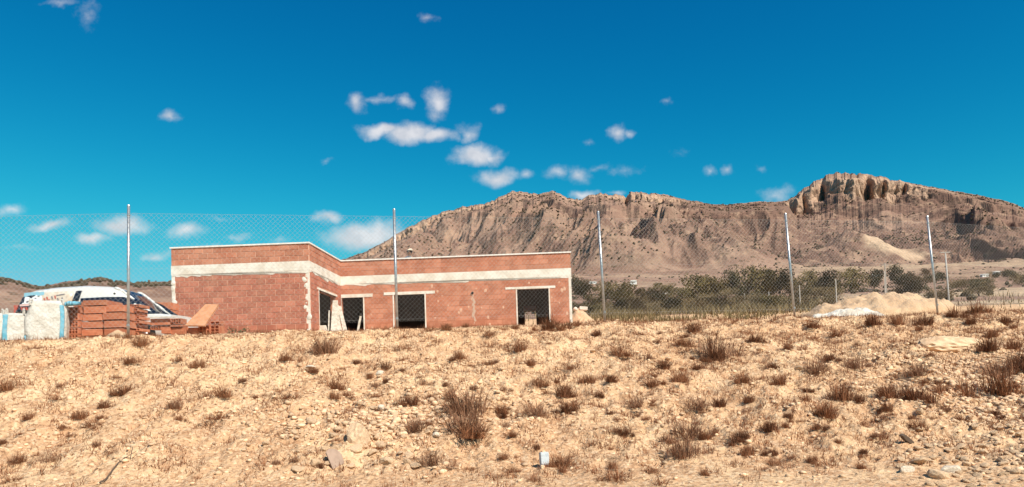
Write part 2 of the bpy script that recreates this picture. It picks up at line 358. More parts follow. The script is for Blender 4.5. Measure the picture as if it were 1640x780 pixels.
def mountain_material():
    m = bpy.data.materials.new("mountain_land"); m.use_nodes = True
    T = NT(m.node_tree); b = T.n['Principled BSDF']; b.inputs['Roughness'].default_value = 1.0; b.inputs['Specular IOR Level'].default_value = .05
    G = T.node('ShaderNodeNewGeometry'); P = G.outputs['Position']
    at_ = lambda n: T.node('ShaderNodeAttribute', attribute_name=n).outputs['Fac']
    c = T.mix(T.ss(T.noise(P, .012, 6, .65), .40, .62), (.270, .158, .115), (.355, .222, .158))
    c = T.mix(T.math('MULTIPLY', at_('veg'), .8), c, (.185, .105, .077))
    c = T.mix(T.math('MULTIPLY', T.ss(T.noise(P, .045, 6, .7), .50, .64), .6), c, (.44, .285, .19))
    # bedding
    mp = T.node('ShaderNodeMapping'); T.l.new(P, mp.inputs['Vector']); mp.inputs['Scale'].default_value = (.004, .004, .07)
    c = T.mix(T.math('MULTIPLY', T.ss(T.noise(mp.outputs[0], 1.0, 5, .6), .50, .62), .35), c, (.22, .14, .10))
    # scrub bushes as dark specks
    v = T.node('ShaderNodeTexVoronoi'); T.l.new(P, v.inputs['Vector']); v.inputs['Scale'].default_value = .13
    dots = T.math('MULTIPLY', T.ss(v.outputs['Distance'], .42, .22), T.ss(T.noise(P, .02, 4, .6), .40, .60))
    c = T.mix(T.math('MULTIPLY', dots, .62), c, (.085, .062, .038))
    vc = T.node('ShaderNodeTexVoronoi', feature='DISTANCE_TO_EDGE'); T.l.new(P, vc.inputs['Vector']); vc.inputs['Scale'].default_value = .035
    # bare rock, streaked downwards
    ms = T.node('ShaderNodeMapping'); T.l.new(P, ms.inputs['Vector']); ms.inputs['Scale'].default_value = (.11, .03, .016)
    st = T.ss(T.noise(ms.outputs[0], 1.0, 6, .7), .42, .62)
    rockc = T.mix(st, (.53, .35, .235), (.43, .275, .19))
    rockc = T.mix(T.math('MULTIPLY', T.ss(vc.outputs['Distance'], .09, .0), .5), rockc, (.17, .105, .075))
    rockc = T.mix(T.math('MULTIPLY', T.ss(T.noise(P, .03, 6, .7), .52, .64), .5), rockc, (.31, .195, .135))
    c = T.mix(T.math('MULTIPLY', at_('cliff'), .9), c, rockc)
    c = T.mix(at_('pale'), c, T.mix(T.ss(T.noise(P, .05, 5, .7), .4, .65), (.53, .38, .25), (.36, .24, .155)))
    c = T.mix(at_('scar'), c, T.mix(T.ss(T.noise(P, .1, 5, .7), .4, .65), (.58, .405, .27), (.46, .31, .20)))
    T.put(b.inputs['Base Color'], c)
    bn = T.node('ShaderNodeBump'); bn.inputs['Distance'].default_value = 5; bn.inputs['Strength'].default_value = 1
    T.put(bn.inputs['Height'], T.noise(P, .07, 6, .7)); T.put(b.inputs['Normal'], bn.outputs[0])
    return m
TX, TY, TZ, tattrs, _ = terrain()
o = grid_mesh("mountain_terrain", TX, TY, TZ, mountain_material(), tattrs, smooth=False); o['kind'] = 'structure'
_tus = TX[0] / TY[0]
def tz(x, y):
    """height of the far terrain"""
    u = x / y; j = int(np.clip(np.searchsorted(_tus, u), 1, len(_tus) - 1))
    if abs(_tus[j - 1] - u) < abs(_tus[j] - u): j -= 1
    return float(np.interp(y, TY[:, j], TZ[:, j]))
def gzz(x, y): return tz(x, y) if y > 58 else (gz(x, y) if y < 23 else float(ground_base(np.array(x), np.array(y))) - .02)

# ------------------------------------------------------------------ object helpers
class MB:
    def __init__(s): s.v = []; s.f = []; s.a = []; s.val = 0.0
    def quadbox(s, pts):       # 8 points, bottom 4 then top 4
        n = len(s.v); s.v += [tuple(p) for p in pts]
        for q in ((0, 3, 2, 1), (4, 5, 6, 7), (0, 1, 5, 4), (1, 2, 6, 5), (2, 3, 7, 6), (3, 0, 4, 7)):
            s.f.append(tuple(n + i for i in q)); s.a.append(s.val)
    def box(s, x0, x1, y0, y1, z0, z1, M=None):
        p = [Vector(c) for c in ((x0, y0, z0), (x1, y0, z0), (x1, y1, z0), (x0, y1, z0), (x0, y0, z1), (x1, y0, z1), (x1, y1, z1), (x0, y1, z1))]
        if M is not None: p = [M @ q for q in p]
        s.quadbox(p)
    def tube(s, p0, p1, r0, r1=None, n=8, cap=True):
        r1 = r0 if r1 is None else r1
        p0 = Vector(p0); p1 = Vector(p1); d = (p1 - p0).normalized()
        a = d.orthogonal().normalized(); b = d.cross(a); k = len(s.v)
        for (p, r) in ((p0, r0), (p1, r1)):
            for i in range(n):
                t = 2 * PI * i / n; s.v.append(tuple(p + (a * math.cos(t) + b * math.sin(t)) * r))
        for i in range(n):
            j = (i + 1) % n; s.f.append((k + i, k + j, k + n + j, k + n + i)); s.a.append(s.val)
        if cap: s.f.append(tuple(k + i for i in range(n))[::-1]); s.f.append(tuple(k + n + i for i in range(n))); s.a += [s.val] * 2
    def face(s, pts):
        k = len(s.v); s.v += [tuple(p) for p in pts]; s.f.append(tuple(range(k, k + len(pts)))); s.a.append(s.val)
    def prism(s, poly, y0, y1, M=None):      # polygon in x,z extruded along y
        n = len(poly); k = len(s.v)
        P = [Vector((x, y0, z)) for x, z in poly] + [Vector((x, y1, z)) for x, z in poly]
        if M is not None: P = [M @ p for p in P]
        s.v += [tuple(p) for p in P]
        s.f.append(tuple(k + i for i in range(n))); s.f.append(tuple(k + n + i for i in range(n))[::-1]); s.a += [s.val] * 2
        for i in range(n):
            j = (i + 1) % n; s.f.append((k + j, k + i, k + n + i, k + n + j)); s.a.append(s.val)
    def mesh(s, name, m, smooth=False, attr=None):
        me = bpy.data.meshes.new(name); me.from_pydata(s.v, [], s.f)
        if m: me.materials.append(m)
        if smooth: me.polygons.foreach_set('use_smooth', [True] * len(s.f))
        if attr:
            a = me.attributes.new(attr, 'FLOAT', 'FACE'); a.data.foreach_set('value', s.a)
        me.update(); return me
    def build(s, name, m, parent=None, smooth=False, attr=None, bevel=0):
        o = bpy.data.objects.new(name, s.mesh(name, m, smooth, attr)); COL.objects.link(o)
        if parent: o.parent = parent
        if bevel:
            b = o.modifiers.new('bevel', 'BEVEL'); b.width = bevel; b.segments = 2; b.limit_method = 'ANGLE'
        return o
def link(name, me, parent=None, M=None):
    o = bpy.data.objects.new(name, me); COL.objects.link(o)
    if parent: o.parent = parent
    if M is not None: o.matrix_local = M
    return o
def tag(o, label, cat, group=None):
    o['label'] = label; o['category'] = cat
    if group: o['group'] = group
    return o
def empty(name, loc, rz=0, label=None, cat=None, group=None):
    o = bpy.data.objects.new(name, None); COL.objects.link(o); o.location = loc; o.rotation_euler = (0, 0, rz); o.empty_display_size = .2
    if label: tag(o, label, cat, group)
    return o
def copy_tree(o, parent=None):
    c = o.copy(); COL.objects.link(c)
    if parent: c.parent = parent
    for ch in [k for k in bpy.data.objects if k.parent == o]: copy_tree(ch, c)
    return c

# ------------------------------------------------------------------ materials
M_BRICK = mat("clay_brick", (.385, .130, .080), .9, var=(.455, .175, .11), vscale=2.6, bump=.004, bscale=70, rnd=.14, coords='World', smear=(.50, .25, .155))
M_BRICKS = mat("clay_brick_wall", (.385, .130, .080), .9, var=(.455, .175, .11), vscale=2.6, bump=.004, bscale=70, rnd=.14, coords='World', smear=(.50, .25, .155), attr='tone')
M_PARA = mat("clay_brick_pale", (.42, .155, .088), .9, var=(.50, .215, .13), vscale=2.2, bump=.004, bscale=70, rnd=.13, coords='World', smear=(.54, .28, .18))
M_PARAS = mat("clay_brick_pale_wall", (.42, .155, .088), .9, var=(.50, .215, .13), vscale=2.2, bump=.004, bscale=70, rnd=.13, coords='World', smear=(.54, .28, .18), attr='tone')
M_MORTAR = mat("pink_mortar", (.70, .42, .29), .95, var=(.60, .32, .21), vscale=3.5, bump=.006, bscale=40)
M_MORTARD = mat("mortar_smeared", (.52, .235, .14), .95, var=(.42, .16, .09), vscale=2.5, bump=.006, bscale=40)
M_CONC = mat("white_concrete", (.76, .71, .62), .9, var=(.64, .57, .47), vscale=2.2, bump=.008, bscale=25)
M_COPE = mat("white_coping", (.80, .76, .70), .8, var=(.70, .66, .6), vscale=4)
M_INT = mat("shade_dark_interior", (.08, .052, .045), .95, var=(.055, .038, .034), vscale=3)  # bare brick rooms, room shade painted in as a near-black base colour
M_GALV = mat("galvanised_steel", (.55, .56, .56), .38, .75, var=(.42, .43, .44), vscale=12)
M_LAMP = mat("grey_lamp_paint", (.42, .39, .36), .7)
M_WIRE = mat("galvanised_wire", (.40, .37, .34), .7, .0)
M_WHITE = mat("white_van_paint", (.66, .64, .60), .25, spec=.5)
M_GLASS = mat("dark_vehicle_glass", (.012, .018, .03), .06, spec=.6)
M_REFLGL = mat("tan_reflection_glass", (.62, .54, .44), .35, var=(.50, .38, .27), vscale=3, spec=.4)  # glass with the reflection of sunlit ground painted in as tan colour
M_BLACK = mat("black_rubber", (.02, .02, .02), .8)
M_STICK = mat("white_print", (.78, .80, .82), .5)
M_STICKB = mat("blue_print", (.25, .50, .62), .5)
M_STICKR = mat("red_print", (.45, .10, .07), .5)
M_BAG = mat("white_woven_bag", (.64, .61, .55), .85, var=(.54, .50, .43), vscale=4, bump=.05, bscale=7)
M_STRAP = mat("blue_strap", (.10, .33, .44), .7, var=(.18, .42, .53), vscale=10)
M_HOLE = mat("clay_inside", (.16, .05, .03), .95)
M_BLOCK = mat("hollow_block_clay", (.45, .15, .075), .9, var=(.54, .22, .12), vscale=6, bump=.004, bscale=60, rnd=.15)
M_BOARD = mat("clay_board", (.56, .27, .14), .85, var=(.48, .21, .10), vscale=5)
M_WOOD = mat("pale_timber", (.68, .60, .50), .85, var=(.5, .42, .33), vscale=9)
M_ROCK = mat("pale_limestone", (.72, .50, .31), .95, var=(.58, .37, .22), vscale=7, bump=.01, bscale=25, rnd=.12)
M_ROCKW = mat("white_limestone", (.78, .66, .52), .95, var=(.62, .48, .34), vscale=9, bump=.008, bscale=30)
M_ROCKG = mat("grey_stone_slab", (.40, .275, .205), .9, var=(.34, .23, .17), vscale=8, bump=.004, bscale=40)
M_SPOIL = mat("spoil_earth", (.61, .41, .25), 1, var=(.53, .34, .20), vscale=2.2, bump=.05, bscale=9)
M_LIME = mat("white_lime", (.74, .67, .57), 1, var=(.58, .49, .39), vscale=3, bump=.03, bscale=14)
M_STRAW = mat("dry_grass", (.265, .112, .052), .95, rnd=.30, attr='tone')
M_STRAWG = mat("grey_dry_twigs", (.27, .135, .075), .95, rnd=.30, attr='tone')
M_DARKT = mat("dark_dry_twigs", (.185, .075, .035), .95, rnd=.30, attr='tone')
M_GREEN = mat("grey_green_leaf", (.115, .105, .05), .9, rnd=.35, attr='tone')
M_LEAF = [mat("olive_leaf", (.135, .094, .030), .85, rnd=.25, attr='tone'), mat("pine_leaf", (.072, .054, .022), .85, rnd=.25, attr='tone'), mat("dry_shrub_leaf", (.175, .118, .055), .9, rnd=.40, attr='tone')]
M_PLANK = mat("weathered_white_board", (.60, .53, .44), .85, var=(.44, .37, .29), vscale=7)
M_TRUNK = mat("bark", (.12, .08, .055), .95)
M_SKIN = mat("skin", (.45, .25, .17), .6); M_HAIR = mat("dark_hair", (.03, .022, .018), .7)
M_SHIRT = mat("white_shirt", (.80, .77, .76), .9); M_GREYC = mat("grey_trousers", (.22, .21, .22), .9)

# ------------------------------------------------------------------ the brick house
BX, BY, BA = -6.97, 25.653, -.042
L1, L2, L3 = 4.893, 4.018, 9.25
ZT, ZB1, ZB0, ZF = 4.985, 4.327, 4.007, 1.22
DEP = 9.2
house = empty("brick_house", (BX, BY, ZF), BA, "unfinished flat roofed house of bare red bricks with white concrete band", "house")
def to_local(p):
    d = Vector((p.x - BX, p.y - BY, 0)); c, s = math.cos(-BA), math.sin(-BA)
    return Vector((d.x * c - d.y * s, d.x * s + d.y * c, p.z - ZF))
def hit(px, py, axis, val):
    """picture point -> house coordinates on the wall plane axis=val"""
    o0 = to_local(Vector((0, 0, 0))); r = to_local(ray(px, py)) - o0
    k = (val - o0[axis]) / r[axis]; return o0 + r * k
T_W = .22
zt, zb1, zb0 = ZT - ZF, ZB1 - ZF, ZB0 - ZF
def wl(px): return hit(px, 480, 1, L2).x
def zl(px, py): return hit(px, py, 1, L2).z
open_r = [(wl(547), wl(581.5), 0.0, zl(565, 476)), (wl(631), wl(680), 0.0, zl(655, 470.5)), (wl(828.5), wl(879), 0.0, zl(855, 462))]
open_ret = [(hit(511, 480, 0, 0).y, hit(538, 480, 0, 0).y, 0.0, .5 * (hit(511, 465, 0, 0).z + hit(537, 474, 0, 0).z))]
def segs(a, b, holes, z0, z1):
    """wall rectangles around the openings"""
    out = []; x = a
    for (h0, h1, hz0, hz1) in sorted(holes):
        out.append((x, h0, z0, z1)); out.append((h0, h1, hz1, z1)); x = h1
    out.append((x, b, z0, z1)); return out
mb = MB()   # mortar core of the walls, two leaves: below the band and parapet
def core(mb, holes, a, b, mapf, z0, z1):
    for (x0, x1, q0, q1) in segs(a, b, holes, z0, z1):
        if x1 > x0 and q1 > q0: mapf(mb, x0, x1, q0, q1)
fwall = lambda m, x0, x1, q0, q1: m.box(x0, x1, 0.0, T_W, q0, q1)
rwall = lambda m, x0, x1, q0, q1: m.box(x0, x1, L2, L2 + T_W, q0, q1)
twall = lambda m, x0, x1, q0, q1: m.box(-T_W, 0.0, x0, x1, q0, q1)
mf = MB(); core(mf, [], -L1, 0, fwall, -.3, zb0 + .01); core(mf, [], -L1, 0, fwall, zb1 - .01, zt - .05)
mf.build("front_wall", M_MORTAR, house)
mf = MB(); core(mf, open_ret, T_W, L2, twall, -.3, zb0 + .01); core(mf, [], T_W, L2, twall, zb1 - .01, zt - .05)
mf.build("return_wall", M_MORTARD, house)
mf = MB(); core(mf, open_r, 0.0, L3, rwall, -.3, zb0 + .01); core(mf, [], 0.0, L3, rwall, zb1 - .01, zt - .05)
mf.build("right_wing_wall", M_MORTARD, house)
mf = MB()
mf.box(-L1, -L1 + T_W, T_W, DEP, -.3, zt - .05); mf.box(-L1 + T_W, 3.0, DEP - T_W, DEP, -.3, zt - .05)
bw0 = wl(829) + .25
mf.box(3.0, bw0 - .1, DEP - T_W, DEP, -.3, zt - .05); mf.box(bw0 - .1, bw0 + .45, DEP - T_W, DEP, -.3, 1.0); mf.box(bw0 - .1, bw0 + .45, DEP - T_W, DEP, 1.9, zt - .05)
mf.box(bw0 + .45, L3, DEP - T_W, DEP, -.3, zt - .05)
mf.box(L3 - T_W, L3, L2 + T_W, DEP - T_W, -.3, zt - .05)
mf.build("rear_wall", M_PARA, house)
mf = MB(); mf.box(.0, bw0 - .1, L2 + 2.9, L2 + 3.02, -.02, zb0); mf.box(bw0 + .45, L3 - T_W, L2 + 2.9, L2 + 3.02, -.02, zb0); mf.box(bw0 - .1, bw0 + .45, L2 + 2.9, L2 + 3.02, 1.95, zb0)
mf.build("shade_toned_partition", M_INT, house)  # partition added behind the windows so the openings read dark
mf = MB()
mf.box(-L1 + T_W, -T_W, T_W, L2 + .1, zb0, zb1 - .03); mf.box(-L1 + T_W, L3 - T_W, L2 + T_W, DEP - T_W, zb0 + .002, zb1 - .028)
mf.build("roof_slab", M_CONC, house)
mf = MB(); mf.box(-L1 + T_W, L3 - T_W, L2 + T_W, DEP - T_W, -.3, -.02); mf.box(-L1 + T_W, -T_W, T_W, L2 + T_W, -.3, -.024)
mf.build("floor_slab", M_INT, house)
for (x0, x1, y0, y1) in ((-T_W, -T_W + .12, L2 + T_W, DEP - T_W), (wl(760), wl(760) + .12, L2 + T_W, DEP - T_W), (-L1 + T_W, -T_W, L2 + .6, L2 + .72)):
    mf = MB(); mf.box(x0, x1, y0, y1, -.02, zb0); mf.build("shade_toned_partition", M_INT, house)
# bricks
BL, BH, JO = .322, .183, .019
def brick_rows(a, b, z0, z1, holes, ragged=0.0):
    out = []; r = 0; z = z1
    while z - BH > z0 - .05:
        zz0, zz1 = z - BH, z
        off = (r % 2) * (BL + JO) * .5
        e0 = a + (ragged if r % 2 else ragged * .45); e1 = b - (ragged if (r + 1) % 2 else ragged * .45)
        spans = [(e0, e1)]
        for (h0, h1, hz0, hz1) in holes:
            if zz0 < hz1 - .02 and zz1 > hz0:
                ns = []
                for (p, q) in spans:
                    if h0 > p: ns.append((p, min(q, h0)))
                    if h1 < q: ns.append((max(p, h1), q))
                    if h0 <= p and h1 >= q: continue
                spans = [s_ for s_ in ns if s_[1] - s_[0] > .05]
        k0 = math.floor((a - off) / (BL + JO)) - 1
        x = off + k0 * (BL + JO)
        while x < b:
            for (p, q) in spans:
                c0, c1 = max(x, p), min(x + BL, q)
                if c1 - c0 > .05: out.append((c0, c1, zz0, zz1))
            x += BL + JO
        z -= BH + JO; r += 1
    return out
BR_CACHE = {}
def brick_mesh(w, h, m):
    key = (round(w, 2), round(h, 2), m.name)
    if key not in BR_CACHE:
        q = MB(); ch = .004; w2, h2 = w / 2, h / 2
        k = [(-w2, .03, -h2), (w2, .03, -h2), (w2, .03, h2), (-w2, .03, h2), (-w2, 0, -h2), (w2, 0, -h2), (w2, 0, h2), (-w2, 0, h2), (-w2 + ch, -.004, -h2 + ch), (w2 - ch, -.004, -h2 + ch), (w2 - ch, -.004, h2 - ch), (-w2 + ch, -.004, h2 - ch)]
        q.v = k; q.f = [(8, 9, 10, 11)]
        for i in range(4):
            j = (i + 1) % 4; q.f += [(4 + i, 4 + j, 8 + j, 8 + i), (i, j, 4 + j, 4 + i)]
        q.a = [0] * len(q.f); BR_CACHE[key] = q.mesh("brick", m)
    return BR_CACHE[key]
NBR = [0]
def lay(rects, place, m, m_stuff, zvis, stuff_name, individual=True):
    st = MB()
    for (c0, c1, z0, z1) in rects:
        jz = random.uniform(-.002, .002); proud = random.uniform(.0, .006)
        if individual and z1 > zvis and NBR[0] < 300:
            o = link("brick", brick_mesh(c1 - c0, z1 - z0, m), house); NBR[0] += 1
            place(o, (c0 + c1) / 2, (z0 + z1) / 2 + jz, proud)
        else:
            st.val = random.random(); place(st, (c0, c1), (z0 + jz, z1 + jz), proud)
    if st.f:
        o = st.build(stuff_name, m_stuff, house, attr='tone'); o['kind'] = 'stuff'
def pl_front(o, x, z, p):
    if isinstance(o, MB): o.box(x[0], x[1], -.008 - p, .02, z[0], z[1])
    else: o.matrix_local = Matrix.Translation((x, -.005 - p, z))
def pl_right(o, x, z, p):
    if isinstance(o, MB): o.box(x[0], x[1], L2 - .005 - p * .5, L2 + .02, z[0], z[1])
    else: o.matrix_local = Matrix.Translation((x, L2 - .002 - p * .5, z))
def pl_ret(o, y, z, p):
    if isinstance(o, MB): o.box(-.02, .006 + p * .7, y[0], y[1], z[0], z[1])
    else: o.matrix_local = Matrix.Translation((.004 + p * .7, y, z)) @ Matrix.Rotation(PI / 2, 4, 'Z')
zv = .72
lay(brick_rows(-L1, 0, .0, zb0 - .05, [], .15), pl_front, M_BRICK, M_BRICKS, zv, "lower_front_bricks")
lay(brick_rows(-L1, -.0, zb1 + .01, zt - .065, [], .0), pl_front, M_PARA, M_PARAS, 0, "front_parapet_bricks")
lay(brick_rows(.06, L2 - .005, zb1 + .01, zt - .065, []), pl_ret, M_PARA, M_PARAS, 0, "return_parapet_bricks")
lay(brick_rows(.05, L2 - .005, .0, zb0 - .04, open_ret, .05), pl_ret, M_BRICK, M_BRICKS, zv, "return_wall_bricks")
lay(brick_rows(.0, L3, .0, zb0 - .03, open_r, .03), pl_right, M_PARA, M_PARAS, 99, "right_wing_bricks", False)
lay(brick_rows(.0, L3, zb1 + .01, zt - .065, []), pl_right, M_PARA, M_PARAS, 99, "right_parapet_bricks", False)
# white ring beam with a ragged lower lip of spilled mortar
def ragged_strip(a, b, ztop, zlow, amp, seed):
    n = max(6, int((b - a) / .09)); xsq = np.linspace(a, b, n)
    lo = zlow - amp * np.clip(fbm(xsq * 1.7, xsq * 0, seed, 3, .7) + .35, 0, 1.3)
    return [(a, ztop)] + [(float(x), float(z)) for x, z in zip(xsq, lo)] + [(b, ztop)]
def strip_on(axis_fn, poly, d0, d1, mbq):
    n = len(poly); k = len(mbq.v)
    mbq.v += [axis_fn(x, d0, z) for x, z in poly] + [axis_fn(x, d1, z) for x, z in poly]
    for i in range(1, n - 2): mbq.f.append((k, k + i, k + i + 1)); mbq.a.append(0)
    mbq.f.append((k, k + n - 2, k + n - 1)); mbq.a.append(0)
    for i in range(n):
        j = (i + 1) % n; mbq.f.append((k + i, k + n + i, k + n + j, k + j)); mbq.a.append(0)
f_front = lambda x, d, z: (x, -d, z)
f_right = lambda x, d, z: (x, L2 - d, z)
f_ret = lambda y, d, z: (d, y, z)
rb = MB()
rb.box(-L1 - .012, .018, -.022, T_W + .01, zb0, zb1); rb.box(-T_W, .0185, T_W + .012, L2 + .1, zb0 + .001, zb1 - .001)
rb.box(.0, L3 + .015, L2 - .0185, L2 + T_W, zb0 + .002, zb1 - .002)
strip_on(f_front, ragged_strip(-L1, 0, zb0 + .03, zb0 - .03, .09, 3), .017, .0, rb)
strip_on(f_ret, ragged_strip(.02, L2 - .02, zb0 + .03, zb0 - .02, .10, 5), .0155, .0, rb)
strip_on(f_right, ragged_strip(.02, L3, zb0 + .03, zb0 - .02, .07, 8), .0145, .0, rb)
rb.build("ring_beam", M_CONC, house)
# coping
cp = MB()
cp.box(-L1 - .04, .04, -.045, T_W + .03, zt - .05, zt); cp.box(-T_W - .03, .042, T_W + .031, L2 - .046, zt - .051, zt - .001)
cp.box(-T_W - .03, L3 + .04, L2 - .045, L2 + T_W + .03, zt - .052, zt - .002)
cp.box(-L1 - .04, -L1 + T_W + .03, T_W + .031, DEP + .04, zt - .05, zt); cp.box(L3 - T_W - .03, L3 + .04, L2 + T_W + .031, DEP + .04, zt - .05, zt)
cp.box(-L1 + T_W + .031, L3 - T_W - .031, DEP - T_W - .03, DEP + .04, zt - .051, zt - .001)
cp.build("coping", M_COPE, house)
# lintels and pale jambs
def lint(px0, px1, py0, py1):
    a, b = wl(px0), wl(px1); z1_ = zl((px0 + px1) / 2, py0); z0_ = zl((px0 + px1) / 2, py1)
    q = MB(); q.box(a, b, L2 - .024, L2 + .1, z0_, z1_); q.build("lintel", M_CONC, house)
lint(546.5, 597, 471, 476.2); lint(615, 697, 467.0, 471.5); lint(810, 890, 458.8, 462.4)
q = MB(); (h0, h1, _, hz) = open_ret[0]; q.box(-.1, .024, h0 - .25, h1 + .12, hz, hz + .075); q.build("lintel", M_CONC, house)
for (h0, h1, a0, a1) in open_r:
    for s_, x in ((-1, h0), (1, h1)):
        q = MB(); q.box(min(x, x + s_ * .05), max(x, x + s_ * .05), L2 - .016, L2 + .02, 0, a1 - .002); q.build("jamb", M_CONC, house)
q = MB(); q.box(-.02, .015, open_ret[0][0] - .045, open_ret[0][0], 0, open_ret[0][3] - .002); q.build("jamb", M_CONC, house)
# exposed concrete corner columns with lumps of mortar
def blob(mbq, c, r, seed, flat=(1, 1, 1), n=1):
    t = (1 + 5 ** .5) / 2
    V0 = [Vector(v).normalized() for v in ((-1, t, 0), (1, t, 0), (-1, -t, 0), (1, -t, 0), (0, -1, t), (0, 1, t), (0, -1, -t), (0, 1, -t), (t, 0, -1), (t, 0, 1), (-t, 0, -1), (-t, 0, 1))]
    F0 = [(0, 11, 5), (0, 5, 1), (0, 1, 7), (0, 7, 10), (0, 10, 11), (1, 5, 9), (5, 11, 4), (11, 10, 2), (10, 7, 6), (7, 1, 8), (3, 9, 4), (3, 4, 2), (3, 2, 6), (3, 6, 8), (3, 8, 9), (4, 9, 5), (2, 4, 11), (6, 2, 10), (8, 6, 7), (9, 8, 1)]
    for _ in range(n):
        mid = {}; F1 = []
        def m_(a, b):
            k_ = (min(a, b), max(a, b))
            if k_ not in mid: mid[k_] = len(V0); V0.append((V0[a] + V0[b]).normalized())
            return mid[k_]
        for (a, b, c_) in F0:
            x, y, z = m_(a, b), m_(b, c_), m_(c_, a); F1 += [(a, x, z), (b, y, x), (c_, z, y), (x, y, z)]
        F0 = F1
    rr = random.Random(seed); k = len(mbq.v)
    planes = [(Vector((rr.gauss(0, 1), rr.gauss(0, 1), rr.gauss(0, 1))).normalized(), rr.uniform(.55, .9)) for _ in range(7)]
    for v in V0:
        m = 1.0
        for (nn, d) in planes:
            dd = v.dot(nn)
            if dd > d: m = min(m, d / dd)
        m *= rr.uniform(.94, 1.05)
        mbq.v.append((c[0] + v.x * r * m * flat[0], c[1] + v.y * r * m * flat[1], c[2] + v.z * r * m * flat[2]))
    for f_ in F0: mbq.f.append(tuple(k + i for i in f_)); mbq.a.append(mbq.val)
for (cx0, sgn) in ((-L1, 1), (0.0, -1)):
    q = MB(); q.box(min(cx0 - sgn * .004, cx0 + sgn * .12), max(cx0 - sgn * .004, cx0 + sgn * .12), -.006, .03, 0, zb0)
    z = .3; k_ = 0
    while z < zb0 - .15:
        if random.random() < .62: blob(q, (cx0 + sgn * random.uniform(.02, .20), -.005, z), random.uniform(.05, .12), k_ + int(100 * abs(cx0)), (1, .25, 1.1))
        z += random.uniform(.12, .24); k_ += 1
    q.build("corner_column", M_CONC, house)
q = MB(); q.box(L3 - .10, L3 + .004, L2 - .010, L2 + .03, 0, zb0)
for k_ in range(9): blob(q, (L3 - random.uniform(0, .12), L2 - .004, random.uniform(.7, zb0)), random.uniform(.03, .07), 300 + k_, (1, .25, 1.2))
q.build("corner_column", M_CONC, house)
q = MB()
for k_ in range(42):      # splashes of mortar on the right wing
    x = random.uniform(.1, L3 - .1); z = random.uniform(.75, zb0 - .1)
    if any(a - .05 < x < b + .05 and z < h + .1 for (a, b, _, h) in open_r): continue
    blob(q, (x, L2 - .006, z), random.uniform(.02, .075), 400 + k_, (1, .12, 1.4))
o = q.build("mortar_splash", mat("thin_mortar_smear", (.62, .37, .25), .95), house); o['kind'] = 'stuff'
q = MB(); x = wl(757); zc_ = zl(756, 470)
for k_ in range(14): blob(q, (x + random.uniform(-.04, .04) + .004 * k_, L2 - .002, zc_ - .09 * k_), random.uniform(.05, .09), 500 + k_, (.9, .12, 1.3))
q.build("mortar_streak", mat("grey_mortar", (.50, .34, .25), .95), house)
q = MB(); q.tube((x, L2 - .05, zc_ + .02), (x, L2 + .01, zc_ + .02), .05, .05, 10); q.build("pipe_stub", M_BLACK, house)

# ------------------------------------------------------------------ worker on the roof
def skin_figure(name, verts, edges, radii, m, parent, root, sub=2):
    me = bpy.data.meshes.new(name); me.from_pydata(verts, edges, []); me.materials.append(m)
    o = bpy.data.objects.new(name, me); COL.objects.link(o); o.parent = parent
    sk = o.modifiers.new('skin', 'SKIN'); sk.use_smooth_shade = True
    for i, r in enumerate(radii):
        sv = me.skin_vertices[0].data[i]; sv.radius = (r, r) if not isinstance(r, tuple) else r; sv.use_root = (i == root)
    ss_ = o.modifiers.new('sub', 'SUBSURF'); ss_.levels = sub; ss_.render_levels = sub
    return o
pw = at(650, 413, 30.6)
roofz = ZF + zb1 - .03
pers = empty("person", (pw.x, pw.y + .62, roofz), math.radians(20), "worker in white top and pale cap bending down on the roof behind the parapet", "person")
pers.scale = (1.25, 1.25, 1.25)
V_ = [(0, .28, .50), (0, .16, .62), (0, -.04, .72), (0, -.16, .76), (0, -.24, .80),      # pelvis spine chest neck
      (.10, .28, .47), (.13, -.06, .40), (.12, .22, .07), (.12, .06, .03),                 # right leg folded
      (-.10, .28, .47), (-.13, -.04, .42), (-.12, .24, .07), (-.12, .08, .03),
      (.19, -.05, .70), (.26, -.18, .48), (.20, -.36, .34),
      (-.19, -.05, .70), (-.27, -.16, .48), (-.20, -.34, .33)]
E_ = [(0, 1), (1, 2), (2, 3), (3, 4), (0, 5), (5, 6), (6, 7), (7, 8), (0, 9), (9, 10), (10, 11), (11, 12), (2, 13), (13, 14), (14, 15), (2, 16), (16, 17), (17, 18)]
R_ = [.14, .14, .15, .07, .055, .095, .065, .045, .04, .095, .065, .045, .04, .06, .045, .03, .06, .045, .03]
skin_figure("body", V_, E_, R_, M_SHIRT, pers, 0)
q = MB(); blob(q, (0, -.31, .885), .115, 4, (.82, .98, 1.12), 2); o = q.build("head", M_SKIN, pers, True)
q = MB(); blob(q, (0, -.405, .865), .022, 5, (.8, 1, 1.2), 1); q.build("nose", M_SKIN, pers, True)
